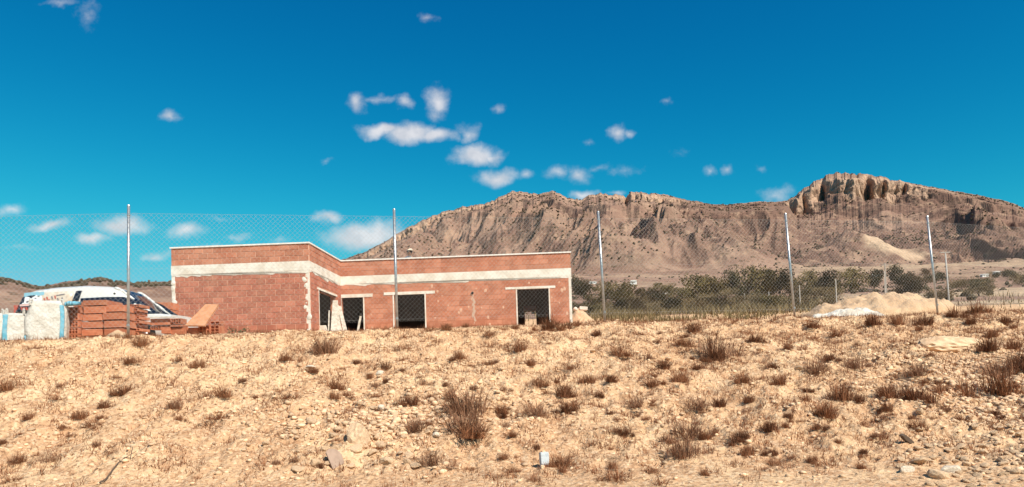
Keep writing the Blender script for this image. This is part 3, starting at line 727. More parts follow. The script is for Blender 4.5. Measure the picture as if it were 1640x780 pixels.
for s_ in (-1, 1):
    q = MB(); blob(q, (s_ * .094, -.30, .88), .03, 6, (.5, .9, 1.2), 1); q.build("ear", M_SKIN, pers, True)
    q = MB(); blob(q, (s_ * .036, -.408, .90), .014, 7, (1, .6, .7), 1); q.build("eye", M_HAIR, pers, True)
    hx = s_ * .20; hy = -.36 if s_ > 0 else -.34; hzz = .34 if s_ > 0 else .33
    hv = [(hx, hy, hzz), (hx, hy - .045, hzz - .03)]; he = [(0, 1)]; hr = [.026, (.034, .016)]
    for i, dx in enumerate((-.028, -.009, .010, .028)):
        ln = (.055, .068, .064, .05)[i]; b0 = len(hv)
        hv += [(hx + dx, hy - .075, hzz - .05), (hx + dx, hy - .075 - ln * .6, hzz - .075), (hx + dx, hy - .075 - ln * .8, hzz - .105)]; he += [(1, b0), (b0, b0 + 1), (b0 + 1, b0 + 2)]; hr += [.010, .009, .008]
    b0 = len(hv); hv += [(hx - s_ * .035, hy - .04, hzz - .03), (hx - s_ * .055, hy - .075, hzz - .05)]; he += [(0, b0), (b0, b0 + 1)]; hr += [.011, .009]
    skin_figure("hand", hv, he, hr, M_SKIN, pers, 0, 1)
q = MB(); blob(q, (0, -.285, .905), .122, 8, (.84, .94, .98), 2); o = q.build("hair", M_HAIR, pers, True)
q = MB(); blob(q, (0, -.30, .985), .105, 9, (.95, 1.05, .55), 2); q.box(-.07, .07, -.47, -.34, .955, .972); q.build("cap", mat("cream_cap", (.75, .62, .48), .9), pers, True)
q = MB()
for (a, b, r0, r1) in (((.10, .28, .47), (.13, -.06, .40), .10, .075), ((.13, -.06, .40), (.12, .22, .07), .075, .055), ((-.10, .28, .47), (-.13, -.04, .42), .10, .075), ((-.13, -.04, .42), (-.12, .24, .07), .075, .055), ((0, .31, .47), (0, .2, .60), .16, .155)):
    q.tube(a, b, r0, r1, 10)
q.build("trousers", M_GREYC, pers, True)
for s_ in (-1, 1):
    q = MB(); q.box(s_ * .12 - .05, s_ * .12 + .05, .0, .26, 0, .085); q.build("shoe", M_BLACK, pers, bevel=.02)
pw = at(676, 412, 30.3)
q = MB(); blob(q, (0, 0, .06), .10, 31, (1.0, .8, 1), 2); blob(q, (.12, 0, .03), .07, 32, (1.5, .7, .55), 2); q.tube((-.06, 0, .12), (.08, 0, .11), .008)
o = q.build("tool_bag", M_BLACK, None, True); o.location = (pw.x, pw.y, ZT - .002); tag(o, "small dark tool bag lying on the white parapet coping to the right of the worker", "bag")

# ------------------------------------------------------------------ chain link fence in front
fence = empty("chain_link_fence", (_pb[0].x, _pb[0].y, _pb[0].z), 0, "tall chain link fence on thin galvanised posts along the crest of the bank", "fence")
fo = Vector(fence.location)
posts = []
pt = [at(*t, d) for (t, b, d) in POSTS]
ends_b = [Vector((-13.2, 14.2, 1.1))] + _pb + [Vector((16.5, 21.0, 1.48)), Vector((21.5, 22.0, 1.5))]
ends_t = [Vector((-13.2, 14.2, 3.62))] + pt + [Vector((16.2, 21.0, 3.85)), Vector((21.1, 22.0, 3.9))]
for b, t in zip(ends_b, ends_t):
    q = MB(); q.tube(b - fo - Vector((0, 0, .25)), t - fo, .028, .028, 12); o = q.build("fence_post", M_GALV, fence, True)
    q = MB(); q.tube(t - fo + Vector((0, 0, .001)), t - fo + Vector((0, 0, .025)), .031, .022, 12); q.build("cap", M_GALV, o)
    q = MB()
    for k in (.06, .5, .93):
        c = b.lerp(t, k) - fo; q.tube(c - Vector((0, 0, .012)), c + Vector((0, 0, .012)), .034, .034, 10)
    q.build("clamp", M_GALV, o)
for k in (.05, .5, .94):
    q = MB()
    for i in range(len(ends_b) - 1):
        q.tube(ends_b[i].lerp(ends_t[i], k) - fo + Vector((0, -.03, 0)), ends_b[i + 1].lerp(ends_t[i + 1], k) - fo + Vector((0, -.03, 0)), 0.0013, .0013, 5, False)
    q.build("tension_wire", M_WIRE, fence)
q = MB()
CELL = .0975; RW = .00145
for i in range(len(ends_b) - 1):
    b0, b1, t0, t1 = ends_b[i] - fo, ends_b[i + 1] - fo, ends_t[i] - fo, ends_t[i + 1] - fo
    L = (b1 - b0).length; H = 2.32; nrm = Vector((0, -.03, 0))
    def P(s, h): 
        a = s / L; bb = b0.lerp(b1, a); top = t0.lerp(t1, a); return bb.lerp(top, .03 + .91 * h / H) + nrm
    k = -H
    while k < L:
        for sg, off in ((1, .0018), (-1, -.0018)):
            s0, s1 = (k, k + H) if sg > 0 else (k + H, k)
            h0, h1 = 0.0, H
            # clip to bay
            def clipv(sa, ha, sb, hb):
                for lim, lo in ((0.0, True), (L, False)):
                    if lo:
                        if sa < lim and sb < lim: return None
                        if sa < lim: f_ = (lim - sa) / (sb - sa); sa, ha = lim, ha + f_ * (hb - ha)
                        elif sb < lim: f_ = (lim - sa) / (sb - sa); sb, hb = lim, ha + f_ * (hb - ha)
                    else:
                        if sa > lim and sb > lim: return None
                        if sa > lim: f_ = (lim - sa) / (sb - sa); sa, ha = lim, ha + f_ * (hb - ha)
                        elif sb > lim: f_ = (lim - sa) / (sb - sa); sb, hb = lim, ha + f_ * (hb - ha)
                return sa, ha, sb, hb
            r_ = clipv(s0, h0, s1, h1)
            if r_: q.tube(P(r_[0], r_[1]) + Vector((0, off, 0)), P(r_[2], r_[3]) + Vector((0, off, 0)), RW, RW, 4, False)
        k += CELL
o = q.build("wire_mesh", M_WIRE, fence); o['kind'] = 'stuff'

# ------------------------------------------------------------------ van behind the bags
def van():
    D = 21.6
    rear = at(22, 500, D - .88); nose = at(277, 512, D - .88)
    z0 = 1.15
    L = nose.x - rear.x
    root = empty("parked_van", (rear.x, D, z0), math.radians(-1.5), "white van parked behind the bulk bags and brick stacks with printed rear side window", "van")
    WID = 1.8
    st = []  # stations: x, z belt, z roof, half width belt, half width roof
    prof = [(0.0, .50, .9, 1.02, .80, .78), (.06, .36, 1.0, 1.28, .88, .80), (.25, .30, 1.02, 1.72, .90, .76), (.55, .28, 1.02, 1.84, .90, .74), (1.2, .28, 1.02, 1.90, .90, .74), (2.2, .28, 1.02, 1.92, .90, .74), (2.9, .28, 1.0, 1.87, .90, .73), (3.25, .28, 1.0, 1.76, .90, .70),
            (3.6, .28, 1.0, 1.50, .90, .70), (3.95, .28, .99, 1.22, .90, .72), (4.22, .28, .96, 1.03, .88, .74), (4.6, .30, .90, .95, .85, .72), (4.85, .34, .78, .84, .76, .66), (L, .42, .60, .64, .60, .56)]
    prof = [(x if x < 4.9 else L, *r) for (x, *r) in prof]
    prof = [(x, zb, zl_, zr - .055 * min(1, max(0, zr - .95) / .5), wb, wr) for (x, zb, zl_, zr, wb, wr) in prof]
    sc = L / 4.95
    prof = [((x * sc if x < L else L), *r) for (x, *r) in prof]
    mbv = MB(); ring = []
    for (x, zb, zl_, zr, wb, wr) in prof:
        pts = [(-wb * .9, zb), (-wb, zb + .12), (-wb, (zb + zl_) / 2 + .05), (-wb * .985, zl_), (-(wb * .35 + wr * .65), zl_ + (zr - zl_) * .72), (-wr, zl_ + (zr - zl_) * .93), (-wr * .8, zr), (0, zr + .015)]
        full = pts + [(-y, z) for (y, z) in pts[-2::-1]]
        k = len(mbv.v); mbv.v += [(x, y, z) for (y, z) in full]; ring.append((k, len(full)))
    for (k0, n), (k1, _) in zip(ring[:-1], ring[1:]):
        for i in range(n - 1): mbv.f.append((k0 + i, k1 + i, k1 + i + 1, k0 + i + 1)); mbv.a.append(0)
        mbv.f.append((k0 + n - 1, k1 + n - 1, k1, k0)); mbv.a.append(0)
    mbv.f.append(tuple(ring[0][0] + i for i in range(ring[0][1]))); mbv.f.append(tuple(ring[-1][0] + i for i in range(ring[-1][1]))[::-1]); mbv.a += [0, 0]
    body = mbv.build("body", M_WHITE, root, True); 
    md = body.modifiers.new('e', 'EDGE_SPLIT'); md.split_angle = math.radians(38)
    def side_y(x, z):   # outward y of the near side
        xs_ = [p[0] for p in prof]
        zb, zl_, zr, wb, wr = [float(np.interp(x, xs_, [p[i] for p in prof])) for i in range(1, 6)]
        pz = [zb, zb + .12, (zb + zl_) / 2 + .05, zl_, zl_ + (zr - zl_) * .72, zl_ + (zr - zl_) * .93, zr]; pw_ = [wb * .9, wb, wb, wb * .985, wb * .35 + wr * .65, wr, wr * .8]
        return -float(np.interp(z, pz, pw_))
    def loc(px, py):    # picture -> side plane coordinates of the van
        p = at(px, py, D - .88); return (p.x - rear.x, p.z - z0)
    def panel(name, pts, m, proud=.012, parent=root, mirror=True):
        pl = [loc(*p) for p in pts]
        for sgn in ((1, -1) if mirror else (1,)):
            q = MB(); k = len(pl)
            # subdivide as a fan with the centre so the panel follows the curved side
            dense = []
            for i in range(k):
                a, b = pl[i], pl[(i + 1) % k]
                for j in range(4): dense.append((a[0] + (b[0] - a[0]) * j / 4, a[1] + (b[1] - a[1]) * j / 4))
            c = (sum(p[0] for p in dense) / len(dense), sum(p[1] for p in dense) / len(dense))
            rings = [[(c[0] + (p[0] - c[0]) * f_, c[1] + (p[1] - c[1]) * f_) for p in dense] for f_ in (1.0, .66, .33)]
            for rg in rings: q.v += [(x, sgn * (side_y(x, z) - proud), z) for x, z in rg]
            q.v.append((c[0], sgn * (side_y(*c) - proud), c[1])); n = len(dense)
            for r_ in range(2):
                for i in range(n): q.f.append((r_ * n + i, r_ * n + (i + 1) % n, (r_ + 1) * n + (i + 1) % n, (r_ + 1) * n + i))
            for i in range(n): q.f.append((2 * n + i, 2 * n + (i + 1) % n, 3 * n))
            for i in range(n):  # rim back to the body
                pass
            q.a = [0] * len(q.f)
            o = q.build(name, m, parent, True)
            s2 = o.modifiers.new('t', 'SOLIDIFY'); s2.thickness = .02; s2.offset = -1 if sgn > 0 else 1
        return o
    panel("rear_side_window", [(38, 470.5), (60, 469), (60, 490), (56, 501), (25.5, 502), (29, 492)], M_GLASS)
    panel("middle_side_window", [(62, 469), (118, 466), (116, 500), (58, 502)], M_REFLGL)
    panel("pillar_window", [(122.5, 466), (131.5, 465.5), (127.5, 482.5), (117.5, 482.5)], M_GLASS)
    panel("front_side_window", [(131, 478), (168, 476), (205, 475.5), (222, 481), (242, 494), (256, 502.5), (226, 503.5), (131, 505)], M_GLASS)
    # windscreen over the sloping nose
    q = MB()
    for i, f_ in enumerate(np.linspace(0, 1, 7)):
        x = (3.22 + f_ * .97) * sc; xs_ = [p[0] for p in prof]
        zr = float(np.interp(x, xs_, [p[3] for p in prof])); wr = float(np.interp(x, xs_, [p[5] for p in prof])) * .8
        for y in (-wr, -wr * .5, 0, wr * .5, wr): q.v.append((x + .012, y, zr + .012 + (.010 if y == 0 else .004 if abs(y) < wr * .9 else 0)))
    for i in range(6):
        for j in range(4): q.f.append((i * 5 + j, i * 5 + j + 1, i * 5 + j + 6, i * 5 + j + 5)); q.a.append(0)
    q.build("windscreen", M_GLASS, root, True)
    for s_ in (-1, 1):
        q = MB(); xs_ = [p[0] for p in prof]; pr_ = None
        for f_ in np.linspace(-.15, 1, 9):
            x = (3.22 + f_ * .97) * sc; zr = float(np.interp(x, xs_, [p[3] for p in prof])); wr = float(np.interp(x, xs_, [p[5] for p in prof])) * .86
            c = Vector((x, s_ * wr, zr + .015))
            if pr_ is not None: q.tube(pr_, c, .042, .042, 8)
            pr_ = c
        q.build("windscreen_pillar", M_WHITE, root, True)
    # print on the rear window and the pale window: illegible pale strokes
    def stroke(pts, w, m, parent=root):
        q = MB()
        for (a, b) in zip(pts[:-1], pts[1:]):
            (x0, z0_), (x1, z1_) = loc(*a), loc(*b); d = Vector((x1 - x0, 0, z1_ - z0_)); 
            if d.length < 1e-4: continue
            nrm = Vector((-d.z, 0, d.x)).normalized() * w / 2; d = d.normalized() * w * .4
            y0 = side_y(x0, z0_) - .045; y1 = side_y(x1, z1_) - .045
            c = [Vector((x0, y0, z0_)) - d + nrm, Vector((x0, y0, z0_)) - d - nrm, Vector((x1, y1, z1_)) + d - nrm, Vector((x1, y1, z1_)) + d + nrm]
            q.quadbox([p + Vector((0, .012, 0)) for p in c] + c)
        o = q.build("window_print", m, parent); return o
    W_ = .035
    stroke([(40, 472), (58, 470.5)], .12, M_STICKB); stroke([(58, 470.8), (68, 470)], .10, M_STICKB)
    for pts in ([(41, 484), (41.5, 477), (46, 477), (45.5, 480.5), (41.5, 481)], [(48, 484), (50, 479), (52, 484)], [(54, 483), (54, 477), (58, 475), (61, 477), (60, 483)], [(57, 480), (58, 483), (64, 483)], [(63, 481), (66, 475), (67, 481)]):
        stroke(pts, W_ + .02, M_STICK)
    stroke([(34, 489), (55, 488)], .055, mat("pink_print", (.7, .5, .47), .6)); stroke([(37, 486), (66, 484.3)], .03, M_STICK)
    for x in range(36, 54, 4): stroke([(x, 493), (x + 1.5, 496)], .04, M_STICKR)
    for (x, y, m) in ((72, 478, M_STICKR), (76, 476, M_STICKR), (80, 480, M_STICKR), (84, 475, M_GREYC), (89, 474, M_STICKR), (94, 478, M_GREYC), (101, 477, M_GREYC)):
        stroke([(x, y), (x + 1.2, y + 3.5)], .035, m)
    stroke([(92, 473), (104, 471)], .03, M_GREYC)
    # trim
    for x in (1.0 * sc, 4.05 * sc):
        for s_ in (-1, 1):
            q = MB(); q.tube((x, s_ * .72, .34), (x, s_ * .90, .34), .33, .33, 24); w = q.build("wheel", M_BLACK, root, True)
            w.modifiers.new('e', 'EDGE_SPLIT')
            q = MB(); q.tube((x, s_ * .895, .34), (x, s_ * .915, .34), .21, .18, 20); q.build("rim", M_GALV, w)
            q = MB(); q.tube((x, s_ * .60, .37), (x, s_ * .893, .37), .40, .40, 24); q.build("wheel_arch", M_BLACK, root)
    for s_ in (-1, 1):
        q = MB(); blob(q, (4.72 * sc, s_ * .60, .72), .13, 61, (1.3, .8, .7), 2); q.build("headlight", mat("lamp_glass", (.6, .62, .65), .1), root, True)
        q = MB(); q.box(.0, .10, s_ * .78 - .06, s_ * .78 + .06, 1.0, 1.35); q.build("tail_light", M_STICKR, root)
        q = MB(); blob(q, (3.35 * sc, s_ * 1.02, 1.12), .11, 62, (.7, .9, 1.0), 2); q.tube((3.35 * sc, s_ * .88, 1.08), (3.35 * sc, s_ * 1.0, 1.1), .025); q.build("wing_mirror", M_BLACK, root, True)
        q = MB(); q.box(1.9, 2.05, s_ * .905 - .012, s_ * .905 + .012, .93, .96); q.build("door_handle", M_BLACK, root)
    q = MB(); q.box(4.80 * sc, L + .05, -.62, .62, .30, .55); q.build("front_bumper", M_WHITE, root, bevel=.04)
    q = MB(); q.box(-.05, .10, -.78, .78, .34, .58); q.build("rear_bumper", M_BLACK, root, bevel=.04)
    p = loc(183, 470); q = MB(); q.tube((p[0], side_y(*p) - .012, p[1]), (p[0], side_y(*p) + .01, p[1]), .03, .03, 10); q.build("side_lamp", M_BLACK, root)
van()

# ------------------------------------------------------------------ bulk bags
def bulk_bag(px0, px1, ptop, D, label, lean, heap, seed, straps):
    a = at(px0, 536, D); b = at(px1, 536, D); t = at((px0 + px1) / 2, ptop, D)
    w = b.x - a.x; zg = gz((a.x + b.x) / 2, D) - .03; h = t.z - zg
    root = empty("bulk_bag", ((a.x + b.x) / 2, D + w * .35, zg), .42, label, "bag", "white bulk bags by the van")
    q = MB(); NR, NS = 22, 48
    for i in range(NR + 1):
        f_ = i / NR
        if f_ <= .8: zz = h * heap * f_ / .8; sc = 1 + .06 * math.sin(PI * min(1, f_ / .8)) - .10 * (f_ / .8) ** 3
        else: g = (f_ - .8) / .2; zz = h * heap + h * (1 - heap) * math.sin(g * PI / 2); sc = .96 * math.cos(g * PI / 2) ** .6 if g < 1 else 0
        for j in range(NS):
            th = 2 * PI * j / NS; c, s = math.cos(th), math.sin(th); n_ = 5 if f_ < .8 else 3
            rr = (abs(c) ** n_ + abs(s) ** n_) ** (-1 / n_)
            wr = 1 + .022 * math.sin(7 * th + 9 * f_ + seed) + .020 * float(perlin(np.array(th * 2.2 + seed), np.array(f_ * 5.0), seed)) + 0.022 * float(perlin(np.array(th * 7 + seed), np.array(f_ * 14.0), seed + 3))
            q.v.append((c * rr * w / 2 * sc * wr + lean * w * max(0, f_ - .25) , s * rr * w * .36 * sc * wr, zz + .03 * h * float(perlin(np.array(th), np.array(f_ * 3), seed + 9)) * (f_ > .6)))
    for i in range(NR):
        for j in range(NS): q.f.append((i * NS + j, i * NS + (j + 1) % NS, (i + 1) * NS + (j + 1) % NS, (i + 1) * NS + j)); q.a.append(0)
    q.build("sack", M_BAG, root, True)
    for (sx, z0_, z1_, wd) in straps:
        q = MB(); n = 10
        for i in range(n + 1):
            f_ = i / n; zz = h * heap * (z0_ + (z1_ - z0_) * f_); ff = zz / (h * heap) * .8
            xx = sx * w / 2 * (1 + .06 * math.sin(PI * min(1, ff / .8)) - .1 * (ff / .8) ** 3) + lean * w * max(0, ff - .25); yy = -w * .36 * (1.055 - .1 * (ff / .8) ** 3) - .012 - .02 * math.sin(PI * f_)
            q.v += [(xx - wd / 2, yy, zz), (xx + wd / 2, yy, zz), (xx + wd / 2, yy + .006 + .12, zz), (xx - wd / 2, yy + .006 + .12, zz)]
        for i in range(n):
            for j in range(4): q.f.append((i * 4 + j, i * 4 + (j + 1) % 4, i * 4 + 4 + (j + 1) % 4, i * 4 + 4 + j)); q.a.append(0)
        q.build("strap", M_STRAP, root)
    for sx in (-.40, .40):      # lifting loops
        q = MB(); P0 = [Vector((sx * w + lean * w * .5, -w * .30, h * heap)), Vector((sx * w * 1.02 + lean * w * .5, -w * .32, h * heap + .10)), Vector((sx * w * .9 + lean * w * .5, -w * .22, h * heap + .13)), Vector((sx * w * .85 + lean * w * .5, -w * .2, h * heap))]
        for p_, r_ in zip(P0[:-1], P0[1:]): q.tube(p_, r_, .022, .022, 6)
        q.build("lifting_loop", M_BAG, root)
    return root
bulk_bag(34, 91, 480, 16.6, "largest heaped white bulk bag with blue strap, next to the hollow bricks", .10, .88, 3, ((.80, .02, 1.0, .075), (-.9, .0, .2, .02)))
bulk_bag(4, 35, 501, 16.9, "medium white bulk bag with blue strap on its left, beside the largest bag", -.02, .95, 8, ((-.86, .02, 1.0, .085),))
bulk_bag(-60, -3, 500, 16.8, "white bulk bag cut off at the left end of the row", .0, .93, 12, ((.9, 0, 1, .02),))
q = MB(); p0 = at(95, 487, 16.9); p1 = at(120, 484.5, 16.9)
for k in range(6):
    f0, f1 = k / 6, (k + 1) / 6; a = p0.lerp(p1, f0); b = p0.lerp(p1, f1)
    za, zb_ = .02 * math.sin(k * 2.1), .02 * math.sin((k + 1) * 2.1)
    q.quadbox([a + Vector((0, -.05, -.05 + za)), b + Vector((0, -.05, -.05 + zb_)), b + Vector((0, .25, -.03)), a + Vector((0, .25, -.03)), a + Vector((0, -.03, .03 + za)), b + Vector((0, -.03, .03 + zb_)), b + Vector((0, .25, .04)), a + Vector((0, .25, .04))])
o = q.build("plastic_wrap", M_STRAP, None, True); tag(o, "crumpled pale blue plastic wrap lying on the hollow bricks beside the largest bag", "wrap")

# ------------------------------------------------------------------ stacks of hollow clay blocks
def hole_block(w, d, h, nx, nz, holes=True):
    """hollow block; the holed end faces -y"""
    q = MB(); t = .016
    if not holes:
        q.box(-w / 2, w / 2, 0, d, 0, h - .004)
        n = max(2, int(h / .035))
        for i in range(n):      # combed ribs on the long face
            z = h * (i + .5) / n; q.box(-w / 2 + .004, w / 2 - .004, -.004, .001, z - h / n * .34, z + h / n * .34)
        return q.mesh("hollow_block", M_BLOCK)
    q.box(-w / 2, w / 2, .06, d, 0, h - .004)
    for i in range(nx + 1):
        x = -w / 2 + (w - t) * i / nx; q.box(x, x + t, 0, .06, 0, h - .004)
    for k in range(nz + 1):
        z = (h - .004 - t) * k / nz
        for i in range(nx):
            x0 = -w / 2 + (w - t) * i / nx + t; x1 = -w / 2 + (w - t) * (i + 1) / nx; q.box(x0, x1, .001, .06, z, z + t)
    me = q.mesh("hollow_block", M_BLOCK); return me
def block_between(px0, px1, py0, py1, D, depth, label, holes=None, group="hollow clay blocks stacked behind the fence", rz=0):
    a = at(px0, py1, D); b = at(px1, py0, D); w = b.x - a.x; h = b.z - a.z
    me = hole_block(w, depth, h, *(holes or (1, 1)), holes=bool(holes))
    o = link("hollow_block", me); o.location = ((a.x + b.x) / 2, D, a.z); o.rotation_euler = (0, 0, rz)
    return tag(o, label, "brick", group)
DP = 17.3
g_hole = "terracotta hollow block with its open holes facing the fence, left end of the tall stack"
g_smooth = "smooth terracotta block lying lengthwise in the tall stack behind the left fence post"
g_right = "ribbed reddish block in the uneven column right of the left fence post"
for r, (py0, py1) in enumerate(((491, 501), (501.2, 513), (513.2, 524), (524.2, 535), (535.2, 546))):
    block_between(105, 125, py0, py1, DP - .1, .32, g_hole, (4, 2), "holed clay blocks at the left end of the tall stack")
block_between(117, 127, 483, 490.8, DP + .1, .4, "single holed block standing on top of the left end of the tall stack", (2, 2))
for (x0, x1, y0, y1, off) in ((133, 170, 480, 489.5, 0), (134, 169, 490, 502.3, .01), (133, 163, 502.8, 514, -.02), (131, 163.5, 514.5, 526, .0), (131, 163, 526.5, 538, .0), (131, 163, 538.4, 549, .0),
                              (164.4, 198, 488, 499.5, .03), (164.8, 197.5, 500, 512, -.01), (167, 199, 513, 525, -.04), (167, 198, 525.5, 537, -.02), (167, 198, 537.5, 549, -.02)):
    block_between(x0, x1, y0, y1, DP + off, .75, g_smooth, None, "smooth clay blocks of the tall stack", random.uniform(-.01, .01))
for r in range(9):
    y0 = 487 + r * 6.4; block_between(199.5 + random.uniform(0, 1.5), 221 + random.uniform(-2, 3), y0, y0 + 5.6, DP + .5 + random.uniform(-.04, .04), .5, g_right, (5, 1), "ribbed blocks right of the left fence post", random.uniform(-.05, .05))
DR = 20.0
for (x0, x1, y0, y1, hl, lb) in ((241, 272, 509.5, 521, None, "smooth block in the low stack under the van nose"), (241, 258, 521.5, 528, (4, 1), "holed block at the bottom of the low stack under the van nose"), (258.5, 273, 521.5, 534, None, "smooth block at the bottom right of the low stack under the van nose"),
                                 (273, 290, 509.5, 519, (4, 2), "holed block between the low stack and the leaning board"), (272.5, 292, 519.6, 523.5, None, "flat tile under the holed block beside the leaning board"), (274, 300, 524, 536, None, "broad block at the foot of the leaning board"),
                                 (300, 318, 524, 537, None, "orange block just under the lower edge of the leaning board"), (319, 336, 520, 537, (3, 2), "holed block in the shade beneath the leaning board"), (337, 352, 514, 520, (2, 1), "uppermost small holed block right of the leaning board"), (337, 351, 520.6, 537, (2, 3), "tall holed block right of the leaning board")):
    block_between(x0, x1, y0, y1, DR + random.uniform(-.05, .05), .35, lb, hl, "clay blocks left in front of the house", random.uniform(-.04, .04))
# orange block pallet behind the van nose
bp = 24.2
a = at(236, 503, bp); b = at(272, 484, bp)
for r in range(3):
    for c in range(3):
        x0 = 236 + c * 12.6; y0 = 484 + r * 12; block_between(x0, x0 + 12.2, y0, y0 + 11.6, bp, .6, "bright orange block in the pile beyond the van nose", None, "orange blocks beyond the van nose")
# leaning board
q = MB(); c = [at(296, 521, 19.6), at(327.5, 521.5, 19.6), at(349.5, 487.5, 20.35), at(329, 487, 20.35)]
nv = (c[1] - c[0]).cross(c[3] - c[0]).normalized() * -.035
q.quadbox([p - nv * 0 + Vector((0, .05, -.03)) for p in c] + c)
o = q.build("leaning_board", M_BOARD); tag(o, "plain orange clay board leaning over the low blocks in front of the house", "board")
q = MB(); p = at(262, 508.3, 19.9); q.box(-.45, .3, -.03, .03, -.012, .012, Matrix.Translation(p)); o = q.build("timber_batten", M_WOOD); tag(o, "thin pale timber batten lying on the low block stack under the van nose", "timber")
# white boards propped at the inner corner
for (bx, by, tx, ty, d0, d1, w, lb) in ((534, 530, 537, 481, 27.2, 28.6, .22, "widest white board leaning against the return wall by its door opening"), (526, 530, 527, 497, 27.0, 27.6, .05, "thin white stick standing at the left of the propped boards"), (540, 530, 538.5, 488, 27.5, 28.9, .20, "second widest white board propped behind the widest one"),
                                        (553, 530, 543, 490, 27.6, 29.2, .15, "white board slanting up to the left into the inner corner"), (546, 530, 541, 492, 27.8, 29.1, .07, "narrow batten between the two slanting white boards"), (573, 530, 577.5, 506, 29.2, 29.35, .09, "short white plank leaning in the doorway nearest the inner corner"),
                                        (518, 530, 516, 521, 26.6, 26.7, .3, "low white sack of plaster on the ground before the return door")):
    p0 = at(bx, by, d0); p1 = at(tx, ty, d1); q = MB(); d = Vector((w / 2, 0, 0)); n = Vector((0, .03, 0))
    q.quadbox([p0 - d, p0 + d, p0 + d + n, p0 - d + n, p1 - d * .92, p1 + d * .92, p1 + d * .92 + n, p1 - d * .92 + n])
    o = q.build("propped_board" if 'sack' not in lb else "plaster_sack", M_PLANK, bevel=.006); tag(o, lb, "board" if 'sack' not in lb else "sack", "white boards by the inner corner")

# ------------------------------------------------------------------ heaps
def heap(name, px0, px1, ptop, D, depth, m, label, cat, seed, rough=.10, skew=.5, flat=.5, zoff=-.15):
    a = at(px0, 500, D); b = at(px1, 500, D); w = b.x - a.x; cx_ = (a.x + b.x) / 2
    t = at((px0 + px1) / 2, ptop, D + depth / 2)
    n = 70; xs_ = np.linspace(-.5, .5, n); ys_ = np.linspace(-.5, .5, n); Xn, Yn = np.meshgrid(xs_, ys_)
    r = np.hypot(np.where(Xn < skew - .5, Xn - (skew - .5), Xn - (skew - .5)) / np.where(Xn < skew - .5, skew, 1 - skew), Yn * 2)
    r = r * (1 + .18 * fbm(Xn * 3, Yn * 3, seed, 3))
    h = np.clip(1 - r, 0, 1) ** flat * np.clip((.5 - np.abs(Xn)) / .07, 0, 1) ** .6 * np.clip((.5 - np.abs(Yn)) / .10, 0, 1) ** .6
    Xw = cx_ + Xn * w; Yw = D + depth / 2 + Yn * depth
    zg = ground_base(Xw, Yw); top = t.z - float(zg.mean())
    Zw = zg + zoff * (1 - np.clip(h * 6, 0, 1)) + h * top + rough * h ** .5 * fbm(Xw * 2.2, Yw * 2.2, seed + 5, 4, .6) - .05
    o = grid_mesh(name, Xw, Yw, Zw, m); return tag(o, label, cat)
heap("spoil_heap", 1312, 1585, 466, 22.5, 3.6, M_SPOIL, "broad mound of pale earth behind the fence between the two rightmost posts", "mound", 5, .16, .50, .42)
heap("lime_heap", 1310, 1436, 488.5, 20.4, 1.2, M_LIME, "low white heap of lime powder in front of the broad earth mound", "heap", 9, .08, .6, .6)
heap("sand_heap", 880, 985, 490, 33.5, 3.0, M_SPOIL, "small sandy mound just beyond the right corner of the house", "mound", 15, .10, .5, .7)
heap("sand_heap", 145, 200, 525, 16.2, .8, M_SPOIL, "little pale sand heap in front of the tall block stack", "heap", 25, .04, .5, .7)
q = MB(); p = at(934, 494, 33.0); q.box(-.18, .18, -.2, .2, -.08, .07, Matrix.Translation(p) @ Matrix.Rotation(.1, 4, 'Y')); blob(q, tuple(p + Vector((-.34, .1, -.02))), .11, 4)
o = q.build("concrete_lump", M_CONC, bevel=.02); tag(o, "pale concrete lump on top of the small mound by the house corner", "block")
q = MB(); p = ground_hit(1524, 552); M_ = Matrix.Translation((p.x, p.y, gz(p.x, p.y) + .02)) @ Matrix.Rotation(math.radians(15), 4, 'X') @ Matrix.Rotation(.15, 4, 'Z')
k0 = len(q.v); blob(q, (0, 0, -.03), .72, 71, (1.0, .55, .30), 3); q.v = [tuple(M_ @ Vector(v)) for v in q.v]
o = q.build("flat_boulder", M_ROCK, smooth=False); tag(o, "large flat pale boulder half buried near the crest below the rightmost post", "boulder")

# ------------------------------------------------------------------ far fence, lamp, poles, small white buildings
ff = [(1129.5, 485, 500, 150), (1158.5, 481, 500, 120), (1193, 470, 494, 98), (1233, 467, 496, 82), (1282, 457, 492, 66), (1340, 447, 486, 60), (1418, 434, 480, 56)]
q0 = at(ff[0][0], ff[0][2], ff[0][3]); far = empty("field_fence", (q0.x, q0.y, tz(q0.x, q0.y)), 0, "distant thin post and wire fence in front of the dark trees", "fence")
prev = None
for (px, pt_, pb_, d) in ff:
    t = at(px - (6 if px > 1230 else 3) * .3, pt_, d); b = at(px, pb_, d); b.z = min(b.z, tz(b.x, b.y)) - .2
    q = MB(); q.tube(b - q0 - Vector((0, 0, tz(q0.x, q0.y) - q0.z)), t - q0 - Vector((0, 0, tz(q0.x, q0.y) - q0.z)), .045, .04, 6); q.build("fence_post", mat("pale_post", (.55, .47, .40), .8) if prev is None else bpy.data.materials["pale_post"], far)
    base = Vector((0, 0, tz(q0.x, q0.y) - q0.z))
    if prev:
        for k in (.45, .92):
            q = MB(); q.tube(prev[0].lerp(prev[1], k) - q0 - base, b.lerp(t, k) - q0 - base, .006, .006, 4, False); q.build("wire", M_WIRE, far)
    prev = (b, t)
D = 46.0; b = at(1521.5, 492, D); t = at(1514, 405, D); b.z = gzz(b.x, b.y) - .2
lamp = empty("street_lamp", b, 0, "slim grey street lamp with short flat head beyond the rightmost fence post", "lamp")
q = MB(); q.tube((0, 0, 0), t - b, .055, .04, 10); q.build("pole", M_LAMP, lamp, True)
